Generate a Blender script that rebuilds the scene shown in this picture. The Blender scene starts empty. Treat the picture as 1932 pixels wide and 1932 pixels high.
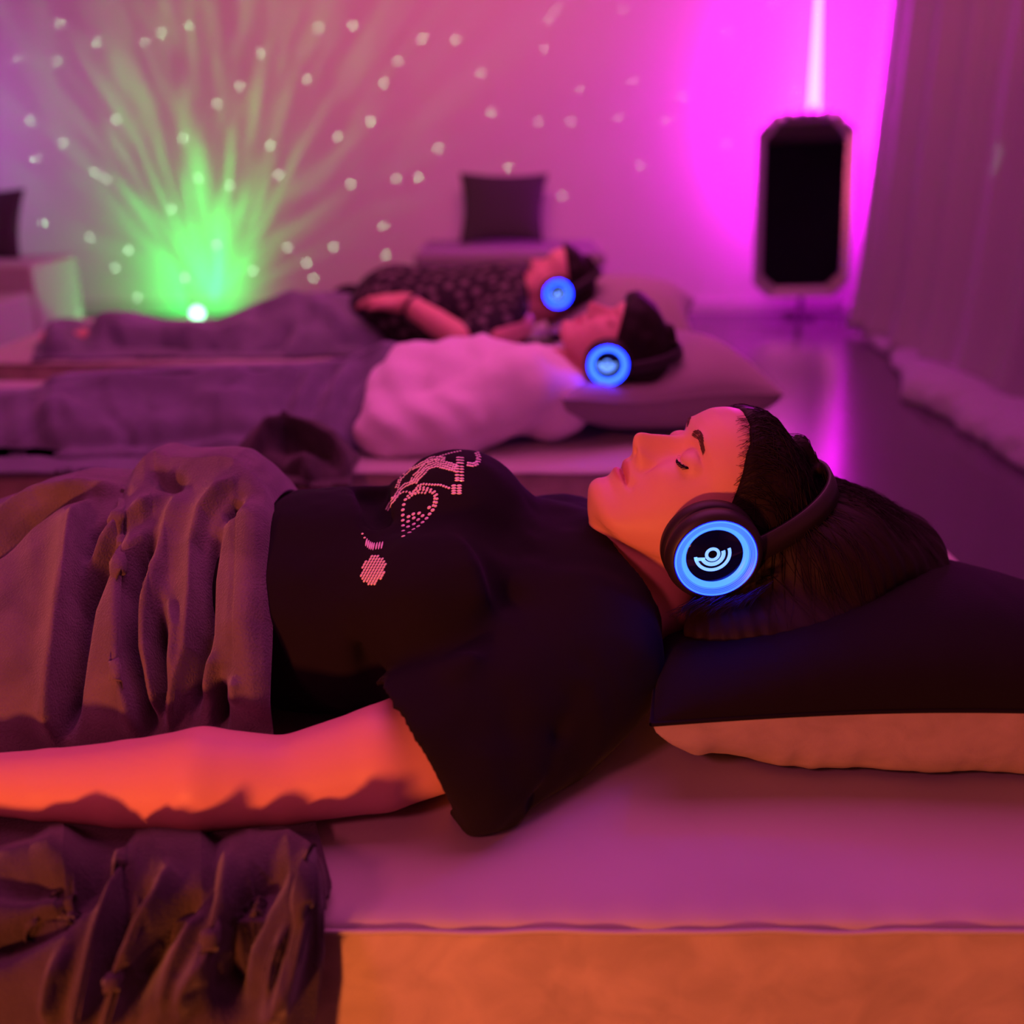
import bpy, bmesh, math, random
import numpy as np
from mathutils import Vector, Matrix, Quaternion
from mathutils.bvhtree import BVHTree

random.seed(4); rng = np.random.default_rng(4)
S = bpy.context.scene
COL = S.collection

# ------------------------------------------------------------------ camera
F = 1900.0; H = 0.85; TH = math.radians(19.6)
cd = bpy.data.cameras.new('camera'); cam = bpy.data.objects.new('camera', cd); COL.objects.link(cam)
cam.location = (0, 0, H); cam.rotation_euler = (math.pi/2 - TH, 0, 0)
cd.sensor_width = 36; cd.lens = 36*F/1932
cd.clip_start = 0.02
cd.dof.use_dof = True; cd.dof.focus_distance = 0.97; cd.dof.aperture_fstop = 2.5
S.camera = cam

# ------------------------------------------------------------------ world, lights, exposure
w = bpy.data.worlds.new('world'); S.world = w; w.use_nodes = True
w.node_tree.nodes['Background'].inputs[0].default_value = (0.30, 0.02, 0.20, 1)
w.node_tree.nodes['Background'].inputs[1].default_value = 0.10
S.view_settings.view_transform = 'Standard'; S.view_settings.look = 'None'
S.view_settings.gamma = 1; S.view_settings.use_curve_mapping = False
S.view_settings.exposure = 0.0

def light(name, kind, loc, power, color, target=None, **kw):
    d = bpy.data.lights.new(name, kind); d.energy = power; d.color = color
    for k, v in kw.items(): setattr(d, k, v)
    o = bpy.data.objects.new(name, d); COL.objects.link(o); o.location = loc
    if target is not None:
        o.rotation_euler = (Vector(target) - Vector(loc)).to_track_quat('-Z', 'Y').to_euler()
    return o
# amber lamp standing low on the floor on the camera's left
light('amber_floor_lamp', 'AREA', (-0.75, -0.75, 0.25), 23.0, (1.0, 0.185, 0.045), (0.25, 0.9, 0.42), shape='DISK', size=0.15)
# pink ceiling wash over the beds
light('pink_ceiling_wash', 'AREA', (0.2, 1.95, 2.6), 43.0, (1.0, 0.11, 0.54), (0.2, 1.8, 0), shape='RECTANGLE', size=2.4, size_y=2.4)
# added rose fill for faces and arm tops, high on the camera's left
light('rose_fill', 'AREA', (-1.2, -0.6, 1.6), 9.5, (1.0, 0.11, 0.24), (0.0, 1.0, 0.4), shape='DISK', size=0.35)
light('wall_wash', 'AREA', (-0.1, 3.4, 2.5), 38.0, (1.0, 0.17, 0.25), (0.0, 5.75, 1.1), shape='RECTANGLE', size=1.6, size_y=0.4)
light('violet_lamp', 'AREA', (-3.1, 4.9, 1.0), 4.0, (0.50, 0.08, 0.9), (-2.7, 5.75, 1.1), shape='DISK', size=0.3)

# ------------------------------------------------------------------ helpers
def W(px, py, Y):
    xc = (px-966)/F; yc = -(py-966)/F
    fw = math.cos(TH) + yc*math.sin(TH)*1.0
    up = -math.sin(TH) + yc*math.cos(TH)
    t = Y/fw
    return Vector((xc*t, Y, H + up*t))
def WA(px, py, Y):
    xc = (px-966)/F; yc = -(py-966)/F
    t = Y/(math.cos(TH) + yc*math.sin(TH))
    return np.stack([xc*t, Y + 0*t, H + (-math.sin(TH) + yc*math.cos(TH))*t], -1)
def project(P):
    z = P[..., 2]-H; y = P[..., 1]
    d = y*math.cos(TH) - z*math.sin(TH); up = y*math.sin(TH) + z*math.cos(TH)
    return 966+F*P[..., 0]/d, 966-F*up/d

def tag(o, label=None, cat=None, group=None, kind=None):
    if label: o['label'] = label
    if cat: o['category'] = cat
    if group: o['group'] = group
    if kind: o['kind'] = kind
    return o
def thing(name, label, cat, loc=(0, 0, 0), group=None):
    o = bpy.data.objects.new(name, None); COL.objects.link(o); o.location = loc
    o.empty_display_size = 0.05
    return tag(o, label, cat, group)
def link(name, me, mat=None, parent=None, smooth=True):
    o = bpy.data.objects.new(name, me); COL.objects.link(o)
    if mat: me.materials.append(mat)
    if smooth:
        me.polygons.foreach_set('use_smooth', [True]*len(me.polygons))
    if parent:
        o.parent = parent
        o.matrix_parent_inverse = Matrix.Translation(parent.location).inverted()
    return o
def mesh_from(V, Fc):
    me = bpy.data.meshes.new('mesh'); me.from_pydata([tuple(v) for v in V], [], [tuple(f) for f in Fc]); me.update()
    return me
def bm_obj(name, bm, mat, parent=None, smooth=False):
    me = bpy.data.meshes.new(name); bm.to_mesh(me); bm.free()
    return link(name, me, mat, parent, smooth)
def box_bm(lo, hi, bevel=0.0, seg=3, bm=None):
    b = bmesh.new()
    bmesh.ops.create_cube(b, size=1)
    lo = Vector(lo); hi = Vector(hi)
    for v in b.verts: v.co = Vector([lo[i] + (v.co[i]+.5)*(hi[i]-lo[i]) for i in range(3)])
    if bevel: bmesh.ops.bevel(b, geom=b.edges[:], offset=bevel, segments=seg, affect='EDGES', profile=0.6)
    return b
def grid_mesh(P, closed_v=False):
    n, m = P.shape[:2]
    V = P.reshape(-1, 3); idx = np.arange(n*m).reshape(n, m)
    if closed_v:
        a = idx[:-1]; b = idx[1:]
        Q = np.stack([a, np.roll(a, -1, 1), np.roll(b, -1, 1), b], -1).reshape(-1, 4)
    else:
        Q = np.stack([idx[:-1, :-1], idx[:-1, 1:], idx[1:, 1:], idx[1:, :-1]], -1).reshape(-1, 4)
    return fast_mesh(V, Q)
def fast_mesh(V, Q):
    me = bpy.data.meshes.new('mesh'); V = np.asarray(V, np.float32); Q = np.asarray(Q, np.int32)
    me.vertices.add(len(V)); me.vertices.foreach_set('co', V.ravel())
    me.loops.add(Q.size); me.loops.foreach_set('vertex_index', Q.ravel())
    me.polygons.add(len(Q)); me.polygons.foreach_set('loop_start', np.arange(0, Q.size, Q.shape[1], dtype=np.int32))
    try: me.polygons.foreach_set('loop_total', np.full(len(Q), Q.shape[1], np.int32))
    except Exception: pass
    me.update(calc_edges=True); me.validate()
    return me
def lathe(profile, seg=64):
    """profile list of (r, h); returns points (n, seg, 3) with the axis along +z"""
    a = np.linspace(0, 2*np.pi, seg, endpoint=False)
    return np.array([[(r*math.cos(t), r*math.sin(t), h) for t in a] for r, h in profile])
def tube_pts(path, rad, seg=10):
    path = np.asarray(path, float); n = len(path)
    T = np.gradient(path, axis=0); T /= np.linalg.norm(T, axis=1)[:, None]+1e-9
    up = np.array([0, 0, 1.0]); out = []
    for i in range(n):
        A = np.cross(T[i], up)
        if np.linalg.norm(A) < 1e-3: A = np.cross(T[i], [1., 0, 0])
        A /= np.linalg.norm(A); B = np.cross(T[i], A)
        r = rad[i] if hasattr(rad, '__len__') else rad
        t = np.linspace(0, 2*np.pi, seg, endpoint=False)[:, None]
        out.append(path[i] + r*(np.cos(t)*A + np.sin(t)*B))
    return np.array(out)
def merge(parts):
    V = []; Q = []; k = 0
    for v, q in parts:
        V.append(v); Q.append(np.asarray(q)+k); k += len(v)
    return np.concatenate(V), np.concatenate(Q)
def vnoise(P, seed=0):
    """smooth value noise in 3-D, about -1..1"""
    P = np.asarray(P, float); i = np.floor(P).astype(np.int64); f = P-i; f = f*f*(3-2*f)
    def h(a, b, c):
        n = (a*374761393 + b*668265263 + c*2147483647 + seed*974711) & 0xffffffff
        n = ((n ^ (n >> 13))*1274126177) & 0xffffffff
        return ((n ^ (n >> 16)) & 0xffff)/32767.5-1
    r = 0
    for dx in (0, 1):
        for dy in (0, 1):
            for dz in (0, 1):
                wt = (f[..., 0] if dx else 1-f[..., 0])*(f[..., 1] if dy else 1-f[..., 1])*(f[..., 2] if dz else 1-f[..., 2])
                r = r + wt*h(i[..., 0]+dx, i[..., 1]+dy, i[..., 2]+dz)
    return r

# ---- signed distance tools
def smin(a, b, k):
    h = np.clip(.5+.5*(b-a)/k, 0, 1); return b*(1-h)+a*h-k*h*(1-h)
def smax(a, b, k): return -smin(-a, -b, k)
def ell(P, c, r):
    q = (P-np.array(c))/np.array(r); n = np.linalg.norm(q, axis=-1)
    n2 = np.linalg.norm(q/np.array(r), axis=-1)+1e-9
    return n*(n-1)/n2
def cone(P, a, b, ra, rb):
    a = np.array(a, float); b = np.array(b, float); ab = b-a; t = np.clip(((P-a)@ab)/(ab@ab), 0, 1)
    return np.linalg.norm(P-(a+t[..., None]*ab), axis=-1)-(ra+(rb-ra)*t)
def chain(P, pts, rads, k=.01):
    d = None
    for i in range(len(pts)-1):
        c = cone(P, pts[i], pts[i+1], rads[i], rads[i+1]); d = c if d is None else smin(d, c, k)
    return d
def surface_nets(f, lo, hi, h, B=8, margin=2.2):
    lo = np.array(lo, float); hi = np.array(hi, float)
    nb = np.ceil((hi-lo)/(h*B)).astype(int); n = nb*B+1
    vals = np.empty(n, np.float32)
    cc = np.stack(np.meshgrid(*[(np.arange(nb[i])+.5)*B*h+lo[i] for i in range(3)], indexing='ij'), -1)
    fc = f(cc.reshape(-1, 3)).reshape(nb)
    vals[:] = 1
    for ax in range(1): pass
    big = np.repeat(np.repeat(np.repeat(fc, B, 0), B, 1), B, 2)
    vals[:-1, :-1, :-1] = big
    act = np.argwhere(np.abs(fc) < margin*B*h*.87+.004)
    off = np.stack(np.meshgrid(*[np.arange(B+1)]*3, indexing='ij'), -1).reshape(-1, 3)
    for c0 in range(0, len(act), 400):
        ii = (act[c0:c0+400, None, :]*B+off[None])
        v = f((ii*h+lo).reshape(-1, 3)).reshape(ii.shape[:2])
        vals[ii[..., 0], ii[..., 1], ii[..., 2]] = v
    ins = vals < 0
    c = ins[:-1, :-1, :-1].astype(np.int8)
    s = sum(ins[a:a+n[0]-1, b:b+n[1]-1, d:d+n[2]-1].astype(np.int8) for a in (0, 1) for b in (0, 1) for d in (0, 1))
    cells = np.argwhere((s > 0) & (s < 8))
    cid = -np.ones(n-1, np.int64); cid[cells[:, 0], cells[:, 1], cells[:, 2]] = np.arange(len(cells))
    corners = [(a, b, d) for a in (0, 1) for b in (0, 1) for d in (0, 1)]
    g = {k: vals[cells[:, 0]+k[0], cells[:, 1]+k[1], cells[:, 2]+k[2]] for k in corners}
    acc = np.zeros((len(cells), 3)); cnt = np.zeros(len(cells))
    for k in corners:
        for ax in range(3):
            if k[ax]: continue
            k2 = list(k); k2[ax] = 1; k2 = tuple(k2)
            a = g[k]; b = g[k2]; m = (a < 0) != (b < 0)
            t = np.where(m, a/(a-b+1e-20), 0)
            p = np.tile(np.array(k, float), (len(cells), 1)); p[:, ax] += t
            acc += p*m[:, None]; cnt += m
    V = (cells+acc/cnt[:, None])*h+lo
    Q = []
    for ax in range(3):
        o1, o2 = [(1, 2), (2, 0), (0, 1)][ax]
        sl0 = [slice(None)]*3; sl1 = [slice(None)]*3
        sl0[ax] = slice(0, -1); sl1[ax] = slice(1, None)
        e = ins[tuple(sl0)] != ins[tuple(sl1)]
        E_ = np.argwhere(e); E_ = E_[(E_[:, o1] > 0) & (E_[:, o2] > 0) & (E_[:, o1] < n[o1]-1) & (E_[:, o2] < n[o2]-1)]
        inn = ins[E_[:, 0], E_[:, 1], E_[:, 2]]
        def cell(d1, d2):
            q = E_.copy(); q[:, o1] -= d1; q[:, o2] -= d2; return cid[q[:, 0], q[:, 1], q[:, 2]]
        q = np.stack([cell(1, 1), cell(0, 1), cell(0, 0), cell(1, 0)], -1)
        q[~inn] = q[~inn][:, ::-1]
        Q.append(q)
    Q = np.concatenate(Q); Q = Q[(Q >= 0).all(1)]
    return V, Q

# ---- materials
def mat(name, base, rough=.6, spec=.3, metal=0, sheen=0, bump=None, mottle=None, emit=None, es=0, coat=0, sss=0, weave=None):
    m = bpy.data.materials.new(name); m.use_nodes = True; nt = m.node_tree; N = nt.nodes; L = nt.links
    b = N['Principled BSDF']; b.inputs['Base Color'].default_value = (*base, 1)
    b.inputs['Roughness'].default_value = rough; b.inputs['Metallic'].default_value = metal
    b.inputs['Specular IOR Level'].default_value = spec
    if sheen: b.inputs['Sheen Weight'].default_value = sheen; b.inputs['Sheen Roughness'].default_value = .4
    if coat: b.inputs['Coat Weight'].default_value = coat
    if sss:
        b.inputs['Subsurface Weight'].default_value = sss; b.inputs['Subsurface Radius'].default_value = (1, .35, .2); b.inputs['Subsurface Scale'].default_value = .006
    if emit: b.inputs['Emission Color'].default_value = (*emit, 1); b.inputs['Emission Strength'].default_value = es
    tc = N.new('ShaderNodeTexCoord')
    if mottle:
        sc, amt, dist = mottle
        n1 = N.new('ShaderNodeTexNoise'); n1.inputs['Scale'].default_value = sc; n1.inputs['Detail'].default_value = 5; n1.inputs['Distortion'].default_value = dist
        r = N.new('ShaderNodeMapRange'); r.inputs[1].default_value = .3; r.inputs[2].default_value = .7; r.inputs[3].default_value = 1-amt; r.inputs[4].default_value = 1+amt*.6
        mx = N.new('ShaderNodeVectorMath'); mx.operation = 'SCALE'; mx.inputs[0].default_value = base
        L.new(tc.outputs['Object'], n1.inputs['Vector']); L.new(n1.outputs[0], r.inputs[0]); L.new(r.outputs[0], mx.inputs['Scale']); L.new(mx.outputs[0], b.inputs['Base Color'])
    if bump:
        sc, st, dist = bump
        n2 = N.new('ShaderNodeTexNoise'); n2.inputs['Scale'].default_value = sc; n2.inputs['Detail'].default_value = 4
        bp = N.new('ShaderNodeBump'); bp.inputs['Strength'].default_value = st; bp.inputs['Distance'].default_value = dist
        L.new(tc.outputs['Object'], n2.inputs['Vector']); L.new(n2.outputs[0], bp.inputs['Height']); L.new(bp.outputs[0], b.inputs['Normal'])
    return m
M = {}
M['wall'] = mat('wall_paint', (.62, .60, .62), .85, .2, bump=(60, .05, .002))
M['ceiling'] = mat('ceiling_paint', (.5, .5, .5), .9, .1)
M['floor'] = mat('floor_boards', (.075, .05, .085), .21, .7, bump=(9, .12, .004))
M['trim'] = mat('white_trim', (.5, .48, .5), .5, .3)
M['velvet'] = mat('velvet_side', (.53, .46, .36), .8, .1, sheen=.25, mottle=(20, .20, .7), bump=(900, .3, .0006))
M['sheet'] = mat('jersey_sheet', (.52, .50, .46), .85, .15, sheen=.2, mottle=(5, .06, .5), bump=(1200, .3, .0005))
M['plush'] = mat('plush_grey', (.18, .145, .175), .95, .05, sheen=.35, mottle=(16, .28, .6), bump=(420, .7, .0022))
M['plush_dark'] = mat('plush_brown', (.085, .07, .075), .95, .05, sheen=.25, mottle=(16, .35, .6), bump=(420, .7, .0022))
M['plush_far'] = mat('plush_mauve', (.19, .19, .25), .95, .05, sheen=.3, mottle=(10, .25, .6))
M['black_knit'] = mat('black_cotton', (.0115, .009, .012), .9, .12, sheen=.02, bump=(1500, .25, .0004))
M['pillow_black'] = mat('pillow_black_velvet', (.010, .007, .009), .9, .1, sheen=.02, bump=(300, .3, .001))
M['pillow_beige'] = mat('pillow_beige_linen', (.39, .31, .27), .85, .1, mottle=(30, .12, .8), bump=(1100, .45, .0008))
M['taupe'] = mat('pillow_taupe', (.34, .29, .30), .9, .1, sheen=.2)
M['charcoal'] = mat('cushion_charcoal', (.05, .045, .055), .9, .1, sheen=.1)
M['sweater'] = mat('white_sweater', (.88, .80, .84), .9, .1, sheen=.2)
M['hair'] = mat('dark_brown_hair', (.013, .006, .005), .6, .22)
M['brow'] = mat('brow_hair', (.12, .05, .05), .6, .2)
M['phones'] = mat('headphone_shell', (.022, .014, .02), .45, .4)
M['cushion_leather'] = mat('ear_cushion_leather', (.018, .010, .014), .5, .4)
M['gloss'] = mat('gloss_black', (.004, .003, .008), .06, .5)
M['blue_ring'] = mat('blue_led_ring', (.02, .1, .4), .4, .4, emit=(.07, .25, 50.0), es=1.0)
M['blue_groove'] = mat('blue_led_groove', (.01, .03, .3), .4, .4, emit=(.02, .09, 2.0), es=1.0)
M['blue_bright'] = mat('cyan_led_groove', (.02, .1, .4), .4, .4, emit=(.10, .44, 4.4), es=1.0)
M['logo'] = mat('cyan_logo', (.1, .4, .8), .4, .4, emit=(.27, .62, 1.6), es=1.0)
M['silver'] = mat('silver_frame', (.75, .70, .75), .25, .5, metal=1)
M['mirror'] = mat('mirror_glass', (.85, .85, .9), .02, .5, metal=1)
M['crystal'] = mat('crystal', (1, .95, 1), .12, .8, metal=1)
M['curtain'] = mat('voile', (.38, .34, .46), .9, .1)
M['tube'] = mat('lamp_tube', (.8, .6, .8), .5, .3, emit=(1.0, .005, 1.0), es=130)
M['projector'] = mat('projector_shell', (.5, .5, .5), .3, .5)
M['lens'] = mat('projector_lens', (.2, .8, .4), .3, .5, emit=(.35, 1.0, .55), es=5)
M['stone'] = mat('rhinestone', (.95, .82, .84), .35, .8, coat=.5)
M['block'] = mat('pale_upholstery', (.42, .42, .42), .85, .1)
M['block_purple'] = mat('bench_upholstery', (.25, .20, .28), .85, .1)

# skin with lip tint read from a vertex attribute
def skin_mat(name, base, lip):
    m = mat(name, base, .48, .35, sss=.12, bump=(700, .10, .0004)); nt = m.node_tree; N = nt.nodes
    at = N.new('ShaderNodeAttribute'); at.attribute_name = 'tint'
    mx = N.new('ShaderNodeMix'); mx.data_type = 'RGBA'
    mx.inputs[6].default_value = (*base, 1); mx.inputs[7].default_value = (*lip, 1)
    nt.links.new(at.outputs['Fac'], mx.inputs[0]); nt.links.new(mx.outputs[2], N['Principled BSDF'].inputs['Base Color'])
    return m
M['skin'] = skin_mat('skin', (.76, .38, .32), (.60, .19, .20))

# curtain: a little light passes through the voile
def _cur():
    nt = M['curtain'].node_tree; N = nt.nodes; out = N['Material Output']; b = N['Principled BSDF']
    tr = N.new('ShaderNodeBsdfTranslucent'); tr.inputs[0].default_value = (.6, .5, .6, 1)
    mx = N.new('ShaderNodeMixShader'); mx.inputs[0].default_value = .3
    nt.links.new(b.outputs[0], mx.inputs[1]); nt.links.new(tr.outputs[0], mx.inputs[2]); nt.links.new(mx.outputs[0], out.inputs[0])
_cur()

# quilted light motifs printed on the farthest person's dark shirt
def _pat():
    m = mat('patterned_cloth', (.05, .04, .045), .85, .15); nt = m.node_tree; N = nt.nodes; L = nt.links
    tc = N.new('ShaderNodeTexCoord'); mp = N.new('ShaderNodeMapping'); mp.inputs['Scale'].default_value = (28, 28, 28); mp.inputs['Rotation'].default_value = (.3, .2, .6)
    v = N.new('ShaderNodeTexVoronoi'); v.inputs['Scale'].default_value = 1; v.inputs['Randomness'].default_value = .15
    r = N.new('ShaderNodeMapRange'); r.inputs[1].default_value = .30; r.inputs[2].default_value = .42; r.inputs[3].default_value = 1; r.inputs[4].default_value = 0
    mx = N.new('ShaderNodeMix'); mx.data_type = 'RGBA'; mx.inputs[6].default_value = (.03, .025, .03, 1); mx.inputs[7].default_value = (.17, .14, .14, 1)
    L.new(tc.outputs['Object'], mp.inputs[0]); L.new(mp.outputs[0], v.inputs['Vector']); L.new(v.outputs['Distance'], r.inputs[0]); L.new(r.outputs[0], mx.inputs[0]); L.new(mx.outputs[2], N['Principled BSDF'].inputs['Base Color'])
    return m
M['patterned'] = _pat()

# ------------------------------------------------------------------ room
XL, XR, YB, YF, ZC = -3.4, 1.86, 5.75, -3.6, 2.7
def struct(name, lo, hi, m, bevel=0):
    return tag(bm_obj(name, box_bm(lo, hi, bevel), m), kind='structure')
struct('floor', (XL-.1, YF-.1, -.1), (XR+.1, YB+.1, 0), M['floor'])
struct('ceiling', (XL-.1, YF-.1, ZC), (XR+.1, YB+.1, ZC+.1), M['ceiling'])
struct('wall_back', (XL-.1, YB, 0), (XR+.1, YB+.1, ZC), M['wall'])
struct('wall_right', (XR, YF-.1, 0), (XR+.1, YB, ZC), M['wall'])
struct('wall_left', (XL-.1, YF-.1, 0), (XL, YB, ZC), M['wall'])
struct('wall_front', (XL, YF-.1, 0), (XR, YF, ZC), mat('dark_wall', (.02, .018, .03), .9, .1))
struct('baseboard_back', (XL, YB-.015, 0), (XR, YB, .07), M['trim'], .003)
struct('baseboard_right', (XR-.015, YF, 0), (XR, YB-.02, .07), M['trim'], .003)

# ------------------------------------------------------------------ mattresses
def mattress(x0, x1, y0, y1, zt, label):
    t = thing('foam_mattress', label, 'mattress', ((x0+x1)/2, (y0+y1)/2, 0), 'low mattresses laid in a row')
    bm = box_bm((x0, y0, 0.0), (x1, y1, zt-.004), .012, 4)
    link('velvet_base', (lambda me: (bm.to_mesh(me), me)[1])(bpy.data.meshes.new('m')), M['velvet'], t)
    # sheet: top panel with a gently rounded, slightly rippled edge
    n, m = 260, 90; P = np.zeros((n, m, 3)); xs = np.linspace(0, 1, n); ys = np.linspace(0, 1, m)
    X, Yg = np.meshgrid(xs, ys, indexing='ij')
    P[..., 0] = x0+.001+X*(x1-x0-.002); P[..., 1] = y0-.002+Yg*(y1-y0+.004)
    e = np.minimum(P[..., 1]-(y0-.002), (y1+.002)-P[..., 1])
    P[..., 2] = zt + .004*vnoise(np.stack([P[..., 0]*5, P[..., 1]*5, P[..., 0]*0], -1), 3)*np.clip(e/.15, 0, 1) - .006*np.exp(-(e/.007))
    P[..., 2] += .0009*np.sin(P[..., 0]*900)*np.exp(-(e/.02))
    P[..., 1] += .0007*vnoise(np.stack([P[..., 0]*30, P[..., 0]*0, P[..., 0]*0], -1), 8)*np.exp(-e/.01)
    o = link('sheet', grid_mesh(P), M['sheet'], t)
    sol = o.modifiers.new('solid', 'SOLIDIFY'); sol.thickness = .006; sol.offset = 1
    # seam welt along both long edges
    for yy in (y0-.003, y1+.003):
        x = np.linspace(x0+.01, x1-.01, 200)
        path = np.stack([x, yy+.0006*np.sin(x*70), zt-.006+.0008*np.sin(x*43)], -1)
        link('seam', grid_mesh(tube_pts(path, .0022, 6), True), M['sheet'], t)
    return t
ZM = .30
mattress(-1.45, .64, .615, 1.42, ZM, 'mauve topped mattress nearest the camera with velvet front, under the black shirted sleeper')
mattress(-1.50, .52, 1.776, 2.56, ZM, 'mauve mattress in the middle of the row, under the sleeper in the white sweater')
mattress(-1.55, .50, 2.80, 3.60, ZM, 'mauve mattress farthest back in the row, under the sleeper in the patterned shirt')

# ------------------------------------------------------------------ head model
HR = np.array([[0.0558, 0.896, -0.4405], [-0.9954, 0.0152, -0.0951], [-0.0785, 0.4437, 0.8927]])
HT = np.array([0.1045, .985, .4563])
def tab(pts, s=2.0):
    pts = np.array(pts); u = np.arange(-.02, .24, .001); v = np.interp(u, pts[:, 0], pts[:, 1])
    if s:
        k = np.exp(-.5*(np.arange(-8, 9)/s)**2); k /= k.sum(); v = np.convolve(np.pad(v, 8, 'edge'), k, 'valid')
    return u, v
MID = tab([(-.02, .042), (-.014, .052), (-.006, .0640), (0, .0725), (.006, .0775), (.012, .0800), (.020, .0800), (.028, .0760), (.031, .0757), (.036, .0800), (.041, .0835), (.045, .0815),
           (.047, .0795), (.050, .0845), (.054, .0865), (.059, .0865), (.062, .0885), (.065, .0935), (.068, .1005), (.071, .1052), (.075, .1078), (.080, .1070), (.088, .1010), (.100, .0935),
           (.110, .0875), (.117, .0855), (.123, .0865), (.130, .0905), (.140, .0930), (.155, .0925), (.170, .0865), (.185, .0745), (.200, .055), (.208, .038), (.215, .01), (.24, .0)], 1.3)
BASE = tab([(-.02, .040), (-.014, .048), (-.006, .058), (0, .065), (.012, .0715), (.03, .0715), (.045, .0735), (.06, .0760), (.075, .0775), (.09, .0765), (.105, .0770), (.117, .0790), (.130, .0875),
            (.140, .0915), (.155, .0918), (.170, .0862), (.185, .0745), (.200, .055), (.208, .038), (.215, .01), (.24, .0)], 4)
WID = tab([(-.02, .024), (-.006, .031), (0, .036), (.012, .044), (.03, .053), (.05, .062), (.07, .0675), (.09, .0705), (.11, .0715), (.14, .0720), (.16, .0690), (.18, .060), (.195, .048), (.205, .034), (.213, .016), (.217, .004), (.24, .002)], 3)
BCK = tab([(-.02, .03), (-.006, .035), (0, .036), (.012, .020), (.03, -.004), (.05, -.030), (.07, -.062), (.09, -.080), (.11, -.090), (.14, -.092), (.16, -.086), (.18, -.072), (.195, -.052), (.205, -.036), (.213, -.014), (.217, -.003), (.24, 0)], 3)
CEN = tab([(-.02, .045), (0, .050), (.012, .040), (.03, .022), (.05, .008), (.07, 0), (.24, 0)], 3)
LATW = tab([(-.02, .022), (.02, .022), (.03, .020), (.04, .021), (.055, .022), (.062, .014), (.067, .0115), (.075, .0110), (.085, .0090), (.10, .0080), (.115, .011), (.13, .03), (.24, .04)], 2)
def g2(a, u, a0, u0, sa, su): return np.exp(-((a-a0)/sa)**2-((u-u0)/su)**2)
def head_local(q):
    a, u, v = q[..., 0], q[..., 1], q[..., 2]
    I = lambda T: np.interp(u, T[0], T[1])
    A = np.abs(a)
    base = I(BASE); lat = np.exp(-(A/I(LATW))**2.0)
    disp = (I(MID)-base)*lat
    disp = disp + .0075*g2(A, u, .0125, .0695, .0052, .0062)            # nose wings
    disp = disp - .0035*g2(A, u, .0195, .0735, .0034, .0075)            # crease behind the wing
    disp = disp - .0060*g2(A, u, .0200, .110, .0090, .0110) - .0035*g2(A, u, .036, .112, .013, .010)   # eye sockets
    disp = disp + .0035*g2(A, u, .030, .130, .016, .0055)               # brow ridge
    disp = disp + .0045*g2(A, u, .036, .083, .017, .014)                # cheek
    disp = disp - .0022*g2(A, u, .027, .050, .0045, .006)               # mouth corner
    mu = .0465-.0022*(A/.024)**2
    disp = disp - .0042*np.exp(-((u-mu)/.0016)**2)*np.clip(1.15-(A/.0265)**4, 0, 1)
    disp = disp - .0022*np.exp(-(A/.0032)**2)*np.exp(-((u-.0595)/.004)**2)   # philtrum
    front = np.clip(v/.03, 0, 1)
    c = I(CEN); vv = v-c-disp*front
    D = np.where(vv > 0, base-c, c-I(BCK)); Wd = I(WID)
    n = 2.25
    r = ((A/Wd)**n+(np.abs(vv)/np.maximum(D, .002))**n)**(1/n)
    d = (r-1)*np.minimum(Wd, np.maximum(D, .002))*.93
    d = np.maximum(d, u-.2165); d = smax(d, -(u-.001), .020)
    # closed eyelids over the eyeballs
    ev = .0625+0*u
    eb = ell(np.stack([A, u, v], -1), (.0300, .1115, .0645), (.0165, .0125, .0135))
    d = smin(d, eb, .0075)
    lid = .1065-.0036*np.clip(1-((A-.0295)/.0135)**2, 0, 1)
    d = d + .0016*np.exp(-((u-lid)/.0011)**2)*np.exp(-((A-.0295)/.0130)**6)*(v > .04)
    lc = .1190+.0030*np.clip(1-((A-.031)/.016)**2, 0, 1)
    d = d + .0016*np.exp(-((u-lc)/.0016)**2)*np.exp(-((A-.031)/.015)**6)*(v > .04)
    # nostrils
    no = ell(np.stack([A, u, v], -1), (.0066, .0650, .0955), (.0034, .0042, .0070)); d = smax(d, -no, .0010)
    # ears
    e = ell(np.stack([A, u, v], -1), (.074, .098, -.010), (.008, .030, .018)); d = smin(d, e, .004)
    return d
def to_local(P, R=HR, T=HT): return (P-T)@R
def to_world(q, R=HR, T=HT): return np.asarray(q)@R.T+T

def skin_mesh(blocks, R, T, name, parent):
    V, Q = merge(blocks); me = fast_mesh(V, Q)
    q = to_local(V, R, T); A = np.abs(q[:, 0]); u = q[:, 1]
    wl = np.clip(1-(A/.0225)**2, 0, 1)
    up = .0465+.0095*wl**.7-.0015*np.exp(-(A/.003)**2); lo_ = .0465-.0095*wl**.6
    t = 1/(1+np.exp(-(up-u)/.0007))*1/(1+np.exp(-(u-lo_)/.0009))*(wl > 0)*(q[:, 2] > .05)
    at = me.attributes.new('tint', 'FLOAT', 'POINT'); at.data.foreach_set('value', t.astype(np.float32))
    return link(name, me, M['skin'], parent)

def strands(name, paths, rad, m, parent, label=None):
    parts = []
    for p in paths:
        p = np.asarray(p, float); n = len(p); r = rad*(1-.75*np.arange(n)/(n-1))
        T = tube_pts(p, r, 3); idx = np.arange(n*3).reshape(n, 3); a = idx[:-1]; b = idx[1:]
        parts.append((T.reshape(-1, 3), np.stack([a, np.roll(a, -1, 1), np.roll(b, -1, 1), b], -1).reshape(-1, 4)))
    V, Q = merge(parts)
    o = link(name, fast_mesh(V, Q), m, parent); o['kind'] = 'stuff'
    return o

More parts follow.
